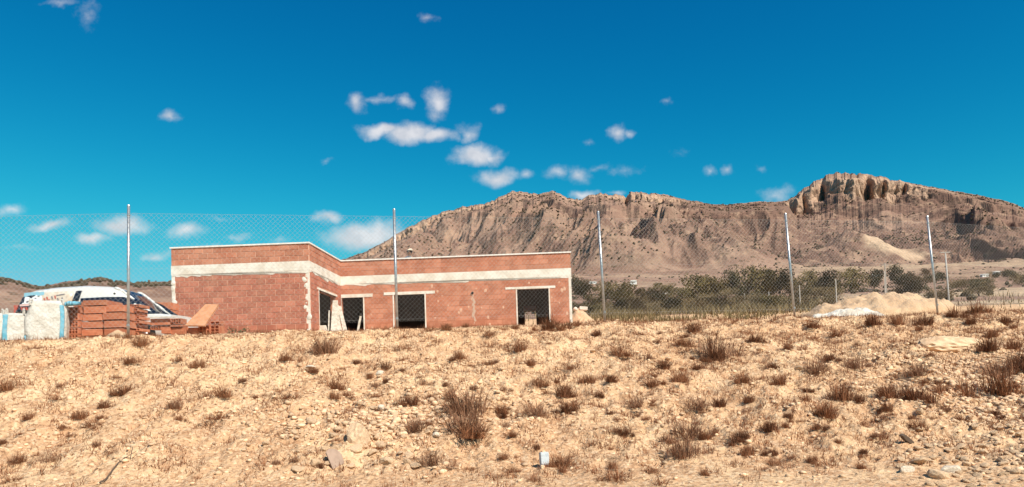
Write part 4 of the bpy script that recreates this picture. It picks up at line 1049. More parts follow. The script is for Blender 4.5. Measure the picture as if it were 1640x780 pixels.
q = MB(); q.box(-.35, .28, -.07, .07, 0, .05, Matrix.Translation(t - b)); q.build("lamp_head", M_LAMP, lamp, bevel=.015)
D = 75.0; b = at(1420, 470, D); t = at(1417, 421, D); b.z = tz(b.x, b.y) - .2
q = MB(); q.tube((0, 0, 0), t - b, .07, .05, 8); q.box(-.3, .3, -.04, .04, -.25, -.18, Matrix.Translation(t - b)); o = q.build("utility_pole", mat("weathered_pole", (.42, .35, .30), .9)); o.location = b; tag(o, "thin weathered utility pole standing behind the earth mound", "pole")
M_ROOFT = mat("tile_roof", (.42, .2, .12), .9)
def cottage(px, py, w_px, h_px, D, label, n=1):
    p = at(px, py, D); s = D / F; w = w_px * s; h = h_px * s; z = tz(p.x, p.y)
    root = empty("farm_building", (p.x, p.y, z), random.uniform(-.2, .2), label, "building", "white farm buildings on the plain")
    hh = max(h, p.z - z + h / 2)
    q = MB(); q.box(-w / 2, w / 2, 0, w * .5, -2, hh); q.build("wall", M_COPE, root)
    q = MB(); q.prism([(-w / 2 - .2, hh), (w / 2 + .2, hh), (w / 2 - w * .1, hh + h * .25), (-w / 2 + w * .1, hh + h * .25)], -.3, w * .5 + .3); q.build("roof", M_COPE, root)
    for k in (-.25, .2):
        q = MB(); q.box(k * w - w * .05, k * w + w * .05, -.06, .02, hh * .45, hh * .75); q.build("window", M_GLASS, root)
cottage(1402, 455.5, 8, 4, 380, "leftmost small white farm building behind the utility pole")
cottage(1426, 455, 18, 4, 400, "longest white farm building just right of the utility pole")
cottage(1579, 451, 11, 4, 360, "white farm building on the right plain, left one of the pair")
cottage(1599, 450, 11, 4, 370, "white farm building on the right plain, right one of the pair")
cottage(1068, 474, 10, 4, 240, "small white shed among bushes left of the dark trees")
cottage(1015, 459, 10, 6, 420, "tiny white hut on the slope right of the third post")
cottage(950, 465, 12, 3, 420, "low white hut just left of the third post")

# ------------------------------------------------------------------ trees and shrubs
def leaf_crown(q, c, r, n, size, seed, flat=.8, clumps=9):
    rr = random.Random(seed); cs = []
    for k in range(clumps):
        th = rr.uniform(0, 2 * PI); ph = rr.uniform(-.4, 1.0); rad = rr.uniform(.25, .75) * r
        cs.append((Vector((c[0] + math.cos(th) * rad, c[1] + math.sin(th) * rad, c[2] + ph * r * flat * .7)), rr.uniform(.28, .5) * r, rr.uniform(0, .5)))
    for i in range(n):
        cc, cr, tone = rr.choice(cs)
        d = Vector((rr.gauss(0, 1), rr.gauss(0, 1), rr.gauss(0, .8))).normalized() * cr * rr.uniform(.55, 1.05)
        p = cc + d; a = Vector((rr.gauss(0, 1), rr.gauss(0, 1), rr.gauss(0, 1))).normalized() * size * rr.uniform(.6, 1.3); b = a.orthogonal().normalized() * size * rr.uniform(.3, .7)
        q.val = min(1, max(0, tone + rr.uniform(0, .5))); q.face([p - a, p + b, p + a, p - b])
def make_tree(seed, m, name, h=1.0, r=.55, trunkh=.35, clumps=10, n=900):
    """returns (crown mesh, trunk mesh) for a tree one metre high"""
    q = MB(); leaf_crown(q, (0, 0, .66), r, n, .042, seed, .62, clumps); leaf_crown(q, (0, 0, .30), r * 1.05, n * 2 // 3, .042, seed + 50, .45, clumps); crown = q.mesh("crown", m, attr='tone')
    q = MB(); q.tube((0, 0, -.05), (.02, 0, trunkh), .04, .028, 7)
    for k in range(4):
        th = k * PI / 2 + seed; q.tube((.02, 0, trunkh * .9), (math.cos(th) * .25, math.sin(th) * .25, .65), .022, .008, 5)
    return crown, q.mesh("trunk", M_TRUNK)
TREES = [make_tree(1, M_LEAF[0], "o"), make_tree(2, M_LEAF[0], "o", r=.62), make_tree(3, M_LEAF[1], "p", r=.48), make_tree(4, M_LEAF[1], "p", r=.56), make_tree(5, M_LEAF[2], "s", r=.7), make_tree(6, M_LEAF[2], "s", r=.8)]
def tree(px, pbase, hpx, D, kind, label, group, wide=1.0, name="tree"):
    p = at(px, pbase, D); h = hpx * D / F; z = tz(p.x, p.y) - .1
    top = p.z + h; h2 = max(h, top - z)
    root = empty(name, (p.x, p.y, z), random.uniform(0, 6), label, "tree" if name == "tree" else "shrub", group)
    cr, tr = TREES[kind]
    for nm, me in (("crown", cr), ("trunk", tr)):
        o = link(nm, me, root); o.scale = (h2 * wide, h2 * wide, h2)
    return root
OL, PN, SB = "olive green trees beyond the fence", "dark evergreen trees beyond the fence", "dry shrubs on the plain"
for (px, pb_, h, D, k, wd, lb) in (
    (1118, 482, 46, 150, 1, 1.0, "round olive green tree at the left end of the tree belt"), (1150, 484, 44, 155, 0, 1.0, "dense olive green tree second from the left of the belt"), (1137, 478, 38, 170, 1, 1.1, "olive green tree partly behind the left end of the belt"),
    (1180, 480, 54, 160, 3, .8, "darkest evergreen tree in the middle of the belt"), (1200, 478, 58, 165, 1, .9, "tallest olive green tree of the belt left of the fourth post"), (1222, 480, 50, 170, 0, 1.0, "olive green tree right of the tallest one in the belt"),
    (1250, 478, 52, 175, 3, .9, "dark evergreen tree directly left of the fourth post"), (1240, 474, 46, 190, 1, 1.1, "broad olive green tree behind the evergreen left of the fourth post"), (1290, 476, 44, 175, 1, 1.0, "olive green tree directly right of the fourth post"),
    (1318, 474, 46, 170, 3, 1.0, "dark evergreen tree second to the right of the fourth post"), (1346, 470, 42, 180, 0, 1.0, "olive green tree above the left end of the earth mound"), (1376, 466, 40, 190, 1, 1.0, "olive green tree above the top of the earth mound"), (1400, 462, 34, 210, 3, 1.0, "dark evergreen tree left of the utility pole"),
    (1436, 452, 30, 250, 3, .9, "dark evergreen tree right of the utility pole"), (1470, 452, 18, 260, 5, 1.2, "low brown shrub tree left of the rightmost post"), (1168, 492, 26, 120, 5, 1.3, "spreading dry tree in front of the belt near the distant fence"),
    (975, 478, 30, 180, 1, 1.1, "olive green tree right beside the third fence post"), (1000, 486, 34, 150, 1, 1.1, "low olive green tree between third post and white shed"), (1030, 488, 28, 145, 0, 1.2, "olive green tree in front of the white shed"), (1060, 492, 30, 130, 5, 1.3, "broad dry tree in front of the shed"),
    (1090, 492, 32, 125, 1, 1.2, "spreading olive tree left of the first distant fence post"), (935, 480, 34, 170, 3, 1.0, "dark evergreen tree between house corner and third post"), (950, 497, 26, 110, 0, 1.2, "low green tree behind the small sandy mound"), (925, 462, 22, 260, 3, 1.0, "small dark tree seen just past the house corner"),
    (1500, 492, 22, 70, 5, 1.2, "dark dry bush beside the street lamp")):
    tree(px, pb_, h * .86, D, k, lb, PN if k == 3 else OL, wd)
def shrub_label(k, h, px, D):
    c = {4: "dry brown", 5: "wide dry brown", 0: "olive green", 2: "dark green"}[k]
    z_ = "just beyond the bank crest" if D < 80 else "partway to the tree belt" if D < 140 else "out on the far plain"
    w_ = "beside the house corner" if px < 965 else "between third and fourth posts" if px < 1270 else "right of the fourth post"
    return f"{c} shrub {z_}, {w_}"
for i in range(120):
    px = random.uniform(915, 1345); D = 66 + 250 * random.random() ** 1.7; 
    p = at(px, 480, D); z = tz(p.x, D); _, e_ = p.x, z / D
    k = random.choice((4, 5, 5, 0, 2)); h = random.uniform(.5, 1.6) * (.55 + D / 160)
    root = empty("shrub", (p.x, D, z - .1), random.uniform(0, 6), shrub_label(k, h, px, D), "shrub", SB)
    cr, tr = TREES[k]
    for nm, me in (("crown", cr), ("trunk", tr)):
        o = link(nm, me, root); o.scale = (h * 1.5, h * 1.5, h)
for i in range(22):
    px = random.uniform(1440, 1645); D = random.uniform(75, 420); p = at(px, 480, D); z = tz(p.x, D); h = random.uniform(.8, 2.0) * (1 + D / 250)
    root = empty("shrub", (p.x, D, z - .1), random.uniform(0, 6), ("near" if D < 150 else "mid distance" if D < 280 else "far") + " brown shrub on the pale terraces " + ("left of" if px < 1500 else "just right of" if px < 1570 else "well right of") + " the rightmost post", "shrub", "shrubs on the pale terraces")
    for nm, me in zip(("crown", "trunk"), TREES[random.choice((4, 5, 3))]):
        o = link(nm, me, root); o.scale = (h * 1.6, h * 1.6, h)
# scrub too far and too many to count: one mass
q = MB(); rr = random.Random(5)
def scrub_ball(q, x, y, z, r):
    q.val = rr.random(); k = len(q.v); n = 6
    for (zz, s_) in ((-.4, .7), (.25, 1.0), (.75, .6)):
        for j in range(n):
            th = 2 * PI * j / n + zz; s2 = s_ * rr.uniform(.7, 1.2); q.v.append((x + math.cos(th) * r * s2, y + math.sin(th) * r * s2, z + zz * r * rr.uniform(.8, 1.2)))
    q.v.append((x, y, z + r * 1.0))
    for a in range(2):
        for j in range(n): q.f.append((k + a * n + j, k + a * n + (j + 1) % n, k + (a + 1) * n + (j + 1) % n, k + (a + 1) * n + j)); q.a.append(q.val)
    for j in range(n): q.f.append((k + 2 * n + j, k + 2 * n + (j + 1) % n, k + 3 * n)); q.a.append(q.val)
TXf, TYf, TZf = TX, TY, TZ
nrow, ncol = TX.shape
vegf = fbm(TX / 140, TY / 140, 201, 3)
cnt = 0
while cnt < 9500:
    i = rr.randrange(20, nrow - 16) if rr.random() < .6 else rr.randrange(150, 250); j = rr.randrange(30, ncol - 30)
    if vegf[i, j] < rr.uniform(-.5, .5): continue
    x, y, z = TX[i, j], TY[i, j], TZ[i, j]
    if i > nrow - 34 and rr.random() < .85: continue
    if tattrs['cliff'][i, j] > .4 or tattrs['scar'][i, j] > .3 or (tattrs['pale'][i, j] > .4 and rr.random() < .9): continue
    r = rr.uniform(.5, 1.1) * (.6 + y / 900)
    scrub_ball(q, x + rr.uniform(-2, 2), y + rr.uniform(-2, 2), z, min(r, 2.6)); cnt += 1
for i in range(520):      # fringe of trees along the left hill crest
    u = rr.uniform(-.74, -.38); y = 470 + rr.gauss(0, 30); z = tz(u * y, y); scrub_ball(q, u * y, y, z + .3, rr.uniform(.6, 1.9))
o = q.build("hillside_scrub", mat("dark_scrub", (.085, .062, .036), 1, rnd=.35, attr='tone'), attr='tone'); o['kind'] = 'stuff'

# ------------------------------------------------------------------ dry tufts on the bank
def tuft_mesh(seed, m, n, h, spread, w, up=1.0, name="blades"):
    rr = random.Random(seed); q = MB()
    subs = [(0.0, 0.0, 1.0)] + [(rr.gauss(0, .30) * spread, rr.gauss(0, .26) * spread, rr.uniform(.35, .9)) for _ in range(rr.randint(2, 4))]
    for i in range(n):
        ox, oy, sz = rr.choice(subs) if rr.random() < .62 else subs[0]
        th = rr.uniform(0, 2 * PI); r0 = rr.random() ** .8 * spread * .26 * sz; b = Vector((ox + math.cos(th) * r0, oy + math.sin(th) * r0, -.05))
        th2 = th + rr.gauss(0, 1.0); L = h * sz * rr.uniform(.25, 1.0) * (1.25 if rr.random() < .08 else .9); out = rr.uniform(.1, .8) * spread * sz * (.3 + rr.random() * .5)
        p1 = b + Vector((math.cos(th2) * out * .4, math.sin(th2) * out * .4, L * .62 * up)); p2 = b + Vector((math.cos(th2) * out, math.sin(th2) * out, L * up * rr.uniform(.75, 1.1)))
        s = Vector((-math.sin(th2 + rr.uniform(-1, 1)), math.cos(th2 + rr.uniform(-1, 1)), 0)) * w * rr.uniform(.6, 1.3)
        q.val = rr.random(); k = len(q.v); q.v += [tuple(b - s), tuple(b + s), tuple(p1 + s * .7), tuple(p1 - s * .7), tuple(p2)]
        q.f += [(k, k + 1, k + 2, k + 3), (k + 3, k + 2, k + 4)]; q.a += [q.val] * 2
        if rr.random() < .4:      # side twig
            p3 = p1 + Vector((rr.gauss(0, 1), rr.gauss(0, 1), rr.uniform(.2, 1))).normalized() * L * .35
            k = len(q.v); q.v += [tuple(p1 - s * .5), tuple(p1 + s * .5), tuple(p3)]; q.f.append((k, k + 1, k + 2)); q.a.append(q.val)
    return q.mesh(name, m, attr='tone')
KINDS = {
    'spiky': ([tuft_mesh(10 + i, M_STRAW, 420, .60, .95, .0075) for i in range(7)], "dry brown grass tuft with spiky blades"),
    'low': ([tuft_mesh(20 + i, M_STRAW, 320, .38, 1.1, .0065, .9) for i in range(6)], "low flattened tuft of brown dead grass"),
    'twiggy': ([tuft_mesh(30 + i, M_STRAWG, 420, .60, 1.05, .006) for i in range(5)], "grey brown twiggy dry weed"),
    'dark': ([tuft_mesh(40 + i, M_DARKT, 450, .56, .9, .0085) for i in range(6)], "dense dark brown dry tuft"),
    'tall': ([tuft_mesh(50 + i, M_STRAW, 240, .75, .7, .0055) for i in range(2)], "tall thin dry grass tuft")}
def tuft(kind, px, py, wpx, label=None, group=None):
    p = ground_hit(px, py)
    if p is None: return
    me = random.choice(KINDS[kind][0]); s = max(.18, wpx * p.y / F) * random.uniform(.9, 1.1)
    o = link("dry_tuft", me); o.location = (p.x, p.y, gz(p.x, p.y)); o.rotation_euler = (random.uniform(-.12, .12), random.uniform(-.12, .12), random.uniform(0, 6.28)); o.scale = (s, s, s * random.uniform(.85, 1.15))
    if label: tag(o, label, "plant", group)
    else:
        zone = "near the crest" if py < 575 else "mid bank" if py < 670 else "near the foot"
        side = "left of second post" if px < 634 else "between second and fourth posts" if px < 1268 else "right of fourth post"
        lb = f"{KINDS[kind][1]} {zone}, {side}"; lb = lb[0].lower() + lb[1:]; tag(o, lb, "plant", lb)
    return o
spec = [('spiky', 226, 555, 30), ('spiky', 207, 585, 26), ('tall', 288, 580, 18), ('spiky', 318, 588, 22), ('dark', 200, 632, 26), ('low', 58, 560, 30), ('spiky', 130, 672, 30), ('low', 150, 680, 34), ('dark', 167, 655, 22), ('spiky', 48, 672, 20), ('twiggy', 277, 655, 28), ('spiky', 358, 638, 34), ('low', 352, 670, 36), ('spiky', 10, 625, 28), ('low', 95, 640, 26), ('twiggy', 85, 740, 30), ('spiky', 30, 740, 24), ('low', 20, 770, 30),
        ('spiky', 458, 578, 26), ('twiggy', 522, 565, 46), ('spiky', 537, 625, 28), ('dark', 619, 592, 24), ('low', 640, 560, 28), ('spiky', 502, 598, 20), ('low', 470, 640, 36), ('spiky', 535, 640, 22), ('low', 600, 640, 20), ('dark', 660, 648, 28), ('twiggy', 665, 690, 44), ('twiggy', 750, 660, 70), ('twiggy', 745, 690, 60), ('spiky', 760, 705, 44), ('tall', 720, 640, 30), ('spiky', 803, 665, 30), ('dark', 804, 668, 20), ('spiky', 735, 575, 24), ('low', 785, 540, 26), ('spiky', 716, 528, 24), ('twiggy', 690, 745, 46), ('low', 820, 755, 30), ('low', 580, 700, 20),
        ('spiky', 833, 562, 26), ('dark', 880, 528, 36), ('spiky', 898, 530, 20), ('dark', 957, 538, 18), ('spiky', 990, 570, 30), ('low', 915, 590, 30), ('spiky', 850, 590, 20), ('spiky', 862, 620, 24), ('dark', 903, 636, 34), ('spiky', 945, 612, 24), ('dark', 978, 612, 26), ('twiggy', 1018, 655, 34), ('dark', 912, 662, 36), ('twiggy', 860, 665, 40), ('dark', 998, 697, 34), ('low', 1034, 672, 18), ('dark', 960, 637, 18), ('spiky', 897, 750, 40), ('low', 855, 770, 26), ('low', 990, 770, 60), ('spiky', 980, 750, 18), ('low', 1045, 755, 28), ('twiggy', 1100, 700, 60), ('twiggy', 1095, 730, 50), ('spiky', 1130, 705, 30), ('dark', 1188, 708, 32), ('spiky', 1195, 730, 24), ('dark', 1062, 590, 26), ('spiky', 1090, 552, 22), ('dark', 1112, 532, 26), ('twiggy', 1140, 572, 60), ('dark', 1150, 578, 40), ('dark', 1116, 592, 22), ('spiky', 1088, 612, 30), ('spiky', 1045, 620, 26), ('dark', 1153, 650, 30), ('twiggy', 1118, 658, 40), ('spiky', 1190, 612, 28), ('dark', 1210, 548, 28), ('dark', 1200, 644, 26),
        ('spiky', 1258, 505, 24), ('dark', 1236, 590, 20), ('spiky', 1262, 560, 20), ('twiggy', 1305, 598, 40), ('spiky', 1250, 618, 26), ('dark', 1330, 578, 20), ('spiky', 1345, 640, 38), ('dark', 1375, 645, 30), ('spiky', 1322, 670, 42), ('twiggy', 1368, 592, 34), ('dark', 1235, 690, 30), ('spiky', 1300, 740, 28), ('low', 1245, 745, 30), ('dark', 1397, 522, 26), ('spiky', 1437, 520, 24), ('dark', 1485, 520, 26), ('spiky', 1420, 640, 36), ('twiggy', 1440, 635, 44), ('dark', 1465, 640, 38), ('spiky', 1420, 660, 26), ('dark', 1487, 552, 26), ('twiggy', 1470, 600, 36), ('spiky', 1505, 630, 30), ('dark', 1525, 508, 22), ('spiky', 1565, 500, 30), ('dark', 1555, 520, 26), ('spiky', 1590, 540, 24), ('dark', 1585, 562, 34), ('twiggy', 1600, 605, 56), ('spiky', 1600, 632, 60), ('spiky', 1625, 560, 26), ('dark', 1610, 520, 22), ('spiky', 1470, 690, 26), ('low', 1380, 680, 22), ('low', 1410, 700, 30), ('dark', 1300, 525, 20), ('spiky', 1340, 540, 20)]
for s_ in spec: tuft(*s_[:3], s_[3] * 1.45)
rr = random.Random(12)
n = 0
while n < 150:
    px = rr.uniform(-10, 1650); py = 515 + (rr.random() ** .8) * 250
    if rr.random() > .45 + .5 * px / 1640: continue
    if px > 1400 and py > 690: continue
    cr_ = np.interp(px, [0, 820, 1640], [540, 520, 495]); 
    if py < cr_ + 4: continue
    random.seed(int(px * 131 + py)); tuft(rr.choice(('spiky', 'low', 'dark', 'low', 'twiggy', 'spiky')), px, py, rr.uniform(9, 22)); n += 1
tuft('dark', 1634, 590, 64, "large dark bush of bare pale tipped twigs cut by the right edge", None)
tuft('tall', 1650, 600, 60, "second dark bush right behind the large one at the right edge", None)
# green shrub at the house wall
p = at(378, 532, 21.0); z = 1.16
q = MB(); leaf_crown(q, (0, 0, .26), .34, 420, .035, 77, .8, 9); sh = empty("green_shrub", (p.x, p.y, z), 0, "small grey green shrub growing in front of the brick house wall", "shrub")
q.build("foliage", M_GREEN, sh, attr='tone')
q = MB()
for k in range(7): q.tube((0, 0, 0), (math.cos(k) * .22, math.sin(k) * .22, .4), .01, .004, 5)
q.build("stem", M_TRUNK, sh)
o = link("dry_tuft", KINDS['tall'][0][0]); o.location = (p.x + .45, p.y, z); o.scale = (1, 1, 1.0); tag(o, "tall dry weed just right of the grey green shrub by the house", "plant")
p = at(745, 521, 16.6); o = link("dry_tuft", KINDS['spiky'][0][1]); o.scale = (.3, .3, .3); o.location = (p.x, p.y, gz(p.x, p.y)); tag(o, "single dry tuft on the crest under the dark pipe stub of the house", "plant")

# ------------------------------------------------------------------ stubble, litter and gravel: uncountable
rr = np.random.default_rng(3)
def batch(name, m, V, Fq, tone):
    me = bpy.data.meshes.new(name); nv = len(V); nf = len(Fq); k = Fq.shape[1]
    me.vertices.add(nv); me.vertices.foreach_set('co', V.astype(np.float32).ravel())
    me.loops.add(nf * k); me.loops.foreach_set('vertex_index', Fq.astype(np.int32).ravel()); me.polygons.add(nf); me.polygons.foreach_set('loop_start', np.arange(0, nf * k, k, dtype=np.int32))
    me.update(calc_edges=True); a = me.attributes.new('tone', 'FLOAT', 'FACE'); a.data.foreach_set('value', tone.astype(np.float32)); me.materials.append(m)
    o = bpy.data.objects.new(name, me); COL.objects.link(o); o['kind'] = 'stuff'; return o
def scatter(n, dens):
    xs_, ys_ = [], []
    tot = 0
    while tot < n:
        x = rr.uniform(-11.5, 16, n); y = rr.uniform(7.6, 21, n); yc, _ = crest(x); ok = (y < yc + .6) & (np.abs(x) < y * .73 + .5) & (rr.random(n) < dens(x, y)); xs_.append(x[ok]); ys_.append(y[ok]); tot += ok.sum()
    return np.concatenate(xs_)[:n], np.concatenate(ys_)[:n]
# stubble blades
dens = lambda x, y: (.06 + .94 * sm(.0, .5, fbm(x * 1.5, y * 1.7, 301, 3) - .05)) * sm(7.8, 9.2, y)
x, y = scatter(52000, dens); n = len(x); z = ground_base(x, y) + ground_fine(x, y)
th = rr.uniform(0, 2 * PI, n); L = rr.uniform(.03, .13, n); lean = rr.uniform(.2, 1.6, n); w = rr.uniform(.003, .0075, n)
b = np.stack([x, y, z - .01], -1); d = np.stack([np.cos(th) * lean, np.sin(th) * lean, np.ones(n)], -1); d /= np.linalg.norm(d, axis=1)[:, None]
sd_ = np.stack([-np.sin(th), np.cos(th), np.zeros(n)], -1) * w[:, None]
V = np.stack([b - sd_, b + sd_, b + d * L[:, None]], 1).reshape(-1, 3)
batch("dry_stubble", M_STRAW, V, np.arange(3 * n).reshape(n, 3), rr.random(n))
# low grass on the plain just past the crest
n = 30000; y = 50 + 76 * rr.random(n) ** 1.5; u = np.where(rr.random(n) < .85, rr.uniform(.05, .42, n), rr.uniform(-.75, .75, n)); x = u * y
keep = fbm(x / 5, y / 5, 401, 2) > rr.uniform(-.6, .3, n); x, y = x[keep], y[keep]; n = len(x)
z = np.array([gzz(a_, b_) for a_, b_ in zip(x, y)]); L = rr.uniform(.2, .75, n) * (.6 + y / 110); w = rr.uniform(.02, .05, n) * (.5 + y / 80)
th = rr.uniform(0, 2 * PI, n); lean = rr.uniform(.1, .9, n); b = np.stack([x, y, z - .05], -1); d = np.stack([np.cos(th) * lean, np.sin(th) * lean, np.ones(n)], -1); d /= np.linalg.norm(d, axis=1)[:, None]
sd_ = np.stack([-np.sin(th), np.cos(th), np.zeros(n)], -1) * w[:, None]
batch("plain_grass", mat("olive_dry_grass", (.20, .14, .065), 1, rnd=.4, attr='tone'), np.stack([b - sd_, b + sd_, b + d * L[:, None]], 1).reshape(-1, 3), np.arange(3 * n).reshape(n, 3), rr.random(n))
# small dead tufts, too many to count
dens = lambda x, y: np.clip(.10 + .55 * sm(-6, 8, x) + .5 * sm(.0, .5, fbm(x * .6, y * .7, 351, 3)), 0, 1) * sm(7.5, 8.5, y)
cx_, cy_ = scatter(1500, dens); cr_ = rr.uniform(.02, .11, 1500) * (.6 + cy_ / 20)
n = 1500 * 34; k_ = np.repeat(np.arange(1500), 34); th = rr.uniform(0, 2 * PI, n); rad = rr.random(n) ** .6 * cr_[k_]
x = cx_[k_] + np.cos(th) * rad * 1.2; y = cy_[k_] + np.sin(th) * rad; z = ground_base(x, y) + ground_fine(x, y)
L = cr_[k_] * rr.uniform(.35, 1.35, n); w = rr.uniform(.0025, .006, n); th2 = th + rr.normal(0, .9, n); lean = rr.uniform(.1, 1.1, n)
b = np.stack([x, y, z - .01], -1); d = np.stack([np.cos(th2) * lean, np.sin(th2) * lean, np.ones(n)], -1); d /= np.linalg.norm(d, axis=1)[:, None]
sd_ = np.stack([-np.sin(th2), np.cos(th2), np.zeros(n)], -1) * w[:, None]
batch("small_dead_tufts", M_STRAW, np.stack([b - sd_, b + sd_, b + d * L[:, None]], 1).reshape(-1, 3), np.arange(3 * n).reshape(n, 3), np.repeat(rr.random(1500), 34) * .6 + .4 * rr.random(n))
# gravel
t_ = (1 + 5 ** .5) / 2
ico = np.array([(-1, t_, 0), (1, t_, 0), (-1, -t_, 0), (1, -t_, 0), (0, -1, t_), (0, 1, t_), (0, -1, -t_), (0, 1, -t_), (t_, 0, -1), (t_, 0, 1), (-t_, 0, -1), (-t_, 0, 1)]); ico /= np.linalg.norm(ico[0])
icf = np.array([(0, 11, 5), (0, 5, 1), (0, 1, 7), (0, 7, 10), (0, 10, 11), (1, 5, 9), (5, 11, 4), (11, 10, 2), (10, 7, 6), (7, 1, 8), (3, 9, 4), (3, 4, 2), (3, 2, 6), (3, 6, 8), (3, 8, 9), (4, 9, 5), (2, 4, 11), (6, 2, 10), (8, 6, 7), (9, 8, 1)])
def rubble(x, y): 
    a = np.exp(-((x + 1.6) / 1.5) ** 2 - ((y - 10.9) / 1.1) ** 2)
    b_ = sm(4.5, 8, x) * (1 - sm(11.5, 15, y))
    return np.clip(a + b_, 0, 1)
dens = lambda x, y: (.05 + .22 * sm(-.1, .5, fbm(x * .8, y * .8, 311, 3)) + .95 * rubble(x, y)) * (.6 + .4 * sm(8.3, 10.0, y + .3 * (x > 4) * x))
x, y = scatter(10000, dens); n = len(x); z = ground_base(x, y) + ground_fine(x, y)
r = .011 + .032 * rr.random(n) ** 2.4 + .034 * rubble(x, y) * rr.random(n) ** 1.5
jit = rr.uniform(.65, 1.25, (n, 12, 1)); sc_ = np.stack([rr.uniform(.8, 1.5, n), rr.uniform(.8, 1.3, n), rr.uniform(.5, .9, n)], -1)
rot = rr.uniform(0, 2 * PI, n); Vv = ico[None] * jit * sc_[:, None, :] * r[:, None, None]
c_, s_ = np.cos(rot)[:, None], np.sin(rot)[:, None]
Vv = np.stack([Vv[..., 0] * c_ - Vv[..., 1] * s_, Vv[..., 0] * s_ + Vv[..., 1] * c_, Vv[..., 2]], -1) + np.stack([x, y, z + r * .15], -1)[:, None, :]
batch("gravel", mat("gravel_stone", (.68, .455, .28), 1, rnd=.30, attr='tone'), Vv.reshape(-1, 3), (icf[None] + 12 * np.arange(n)[:, None, None]).reshape(-1, 3), np.repeat(rr.random(n), 20))

# ------------------------------------------------------------------ rocks one can pick out
ROCKM = []
for i in range(9):
    q = MB(); blob(q, (0, 0, 0), 1.0, 900 + i, (1.15, .9, .72), 2); ROCKM.append(q.mesh("rock", M_ROCK))
ROCKW = []
for i in range(2):
    q = MB(); blob(q, (0, 0, 0), 1.0, 950 + i, (1.2, .9, .75), 2); ROCKW.append(q.mesh("rock", M_ROCKW))
def rock(px, py, wpx, label, group=None, white=False, zs=1.0):
    p = ground_hit(px, py)
    if p is None: return
    s = wpx * p.y / F / 2
    o = link("rock", random.choice(ROCKW if white else ROCKM)); o.location = (p.x, p.y, gz(p.x, p.y) + s * .18); o.scale = (s, s, s * zs); o.rotation_euler = (random.uniform(-.3, .3), random.uniform(-.3, .3), random.uniform(0, 6.28))
    return tag(o, label, "rock", group)
random.seed(21)
rock(574, 706, 44, "biggest upright pale boulder above the grey slab at the foot of the bank", zs=1.7)
rock(572, 722, 24, "reddish rock wedged under the biggest upright boulder", zs=.8)
rock(608, 602, 13, "small white stone lying by a dark tuft below the second fence post", None, True); rock(592, 602, 8, "tiny stone beside the small white stone below the second fence post")
rock(498, 590, 16, "pale grey flat stone in the upper slope left of the white stone", None, True, .5)
rock(476, 756, 20, "flat pale rock lying lowest at the left of the rubble", zs=.5); rock(664, 748, 22, "flat grey pink rock at the right of the rubble", zs=.5); rock(698, 703, 14, "whitish round stone right of the rubble", None, True)
rock(655, 735, 24, "pale rock just above the flat grey pink one"); rock(620, 742, 24, "broad pale rock between the slab and the flat grey pink rock"); rock(612, 656, 14, "white stone in the upper part of the rubble", None, True)
gl = "pale angular rock among the rubble near the middle foot of the bank"
rr2 = random.Random(31)
for i in range(60):
    px = rr2.gauss(590, 75); py = rr2.uniform(645, 752)
    rock(px, py, rr2.uniform(7, 17), gl, "rubble rocks at the middle foot of the bank", zs=rr2.uniform(.7, 1.2))
rock(1506, 765, 34, "large round pale rock at the bottom of the right hand rubble"); rock(1452, 755, 22, "white angular rock at the left end of the right hand rubble", None, True); rock(1520, 758, 30, "large whitish block beside the large round rock at bottom right", None, True); rock(1472, 742, 30, "smooth flat rock above the right hand rubble", zs=.5)
gr = "pale angular rock in the coarse rubble of the lower right corner"
for i in range(170):
    px = 1420 + 230 * rr2.random() ** .75; py = 782 - 120 * rr2.random() ** 1.3
    if py < 800 - (px - 1380) * .55: 
        if rr2.random() < .7: continue
    rock(px, py, rr2.uniform(7, 17), gr, "rubble rocks in the lower right corner", zs=rr2.uniform(.6, 1.0))
gs = "lone pale stone lying loose on the open slope away from the rubble"
for i in range(40):
    rock(rr2.uniform(10, 1400), rr2.uniform(560, 745), rr2.uniform(7, 12), gs, "loose stones on the open slope", zs=rr2.uniform(.5, 1.0))
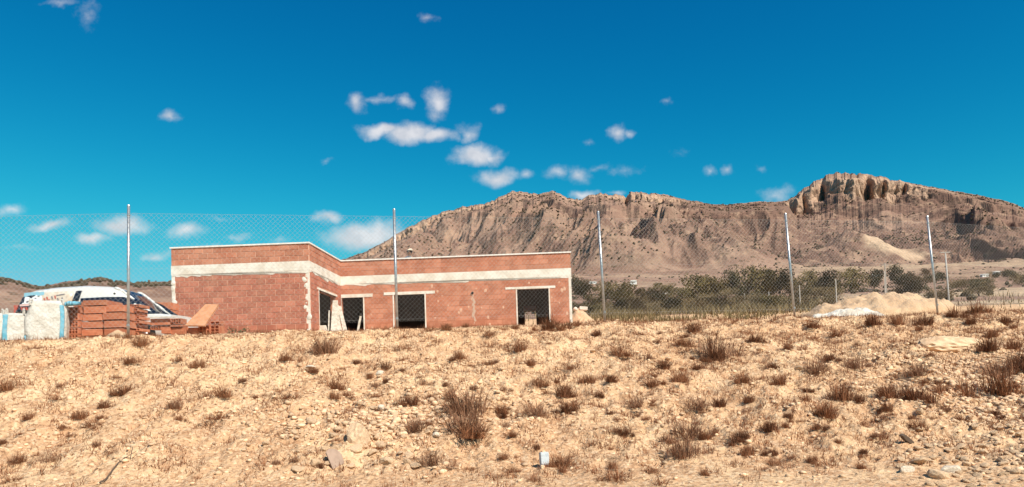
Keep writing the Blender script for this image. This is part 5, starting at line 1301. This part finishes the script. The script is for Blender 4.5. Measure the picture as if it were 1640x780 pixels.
# grey slab on edge, white post stump, stick, piece of wood
p = ground_hit(541, 746); M_ = Matrix.Translation((p.x, p.y, gz(p.x, p.y))) @ Matrix.Rotation(math.radians(-14), 4, 'Y') @ Matrix.Rotation(.5, 4, 'Z') @ Matrix.Rotation(math.radians(-14), 4, 'X')
q = MB(); q.prism([(-.075, -.03), (.085, .0), (.09, .12), (.045, .20), (-.04, .235), (-.09, .20)], -.018, .018, M_)
o = q.build("stone_slab", M_ROCKG, bevel=.006); tag(o, "thin grey brown slab standing on edge at the foot of the bank", "slab")
p = ground_hit(872, 748); q = MB(); M_ = Matrix.Translation((p.x, p.y, gz(p.x, p.y))) @ Matrix.Scale(.8, 4) @ Matrix.Rotation(math.radians(-12), 4, 'X') @ Matrix.Rotation(.25, 4, 'Z')
q.prism([(-.055, -.05), (.05, -.05), (.068, .1), (.066, .19), (.02, .205), (-.03, .19), (-.068, .2), (-.066, .08)], -.05, .05, M_)
o = q.build("marker_stone", mat("white_painted_stone", (.50, .52, .52), .9, var=(.33, .36, .38), vscale=22, bump=.006, bscale=40, vlo=.5, vhi=.7), bevel=.012); tag(o, "whitish chipped marker stone standing beside a brown tuft at the bottom centre", "stone")
a, b = ground_hit(160, 778), ground_hit(213, 722)
q = MB(); pr = None
for k in range(9):
    c = a.lerp(b, k / 8) + Vector((.015 * math.sin(k * 2), 0, 0)); c.z = gz(c.x, c.y) + .025
    if pr is not None: q.tube(pr, c, .012 - .0008 * k, .011 - .0008 * k, 6)
    pr = c
c = a.lerp(b, .7); c.z = gz(c.x, c.y) + .03; q.tube(c, c + Vector((.10, .12, .08)), .006, .003, 5)
o = q.build("dead_branch", M_TRUNK); tag(o, "long thin dead branch lying on the slope at bottom left", "branch")
p = ground_hit(1453, 710); q = MB(); M_ = Matrix.Translation((p.x, p.y, gz(p.x, p.y) + .03)) @ Matrix.Rotation(.5, 4, 'Y') @ Matrix.Rotation(.4, 4, 'Z')
q.prism([(-.13, .0), (-.05, -.025), (.03, -.03), (.12, -.04), (.10, .015), (.0, .03), (-.10, .035)], -.03, .03, M_)
o = q.build("wood_chunk", M_TRUNK, bevel=.008); tag(o, "dark brown chunk of wood lying on the open right slope", "wood")
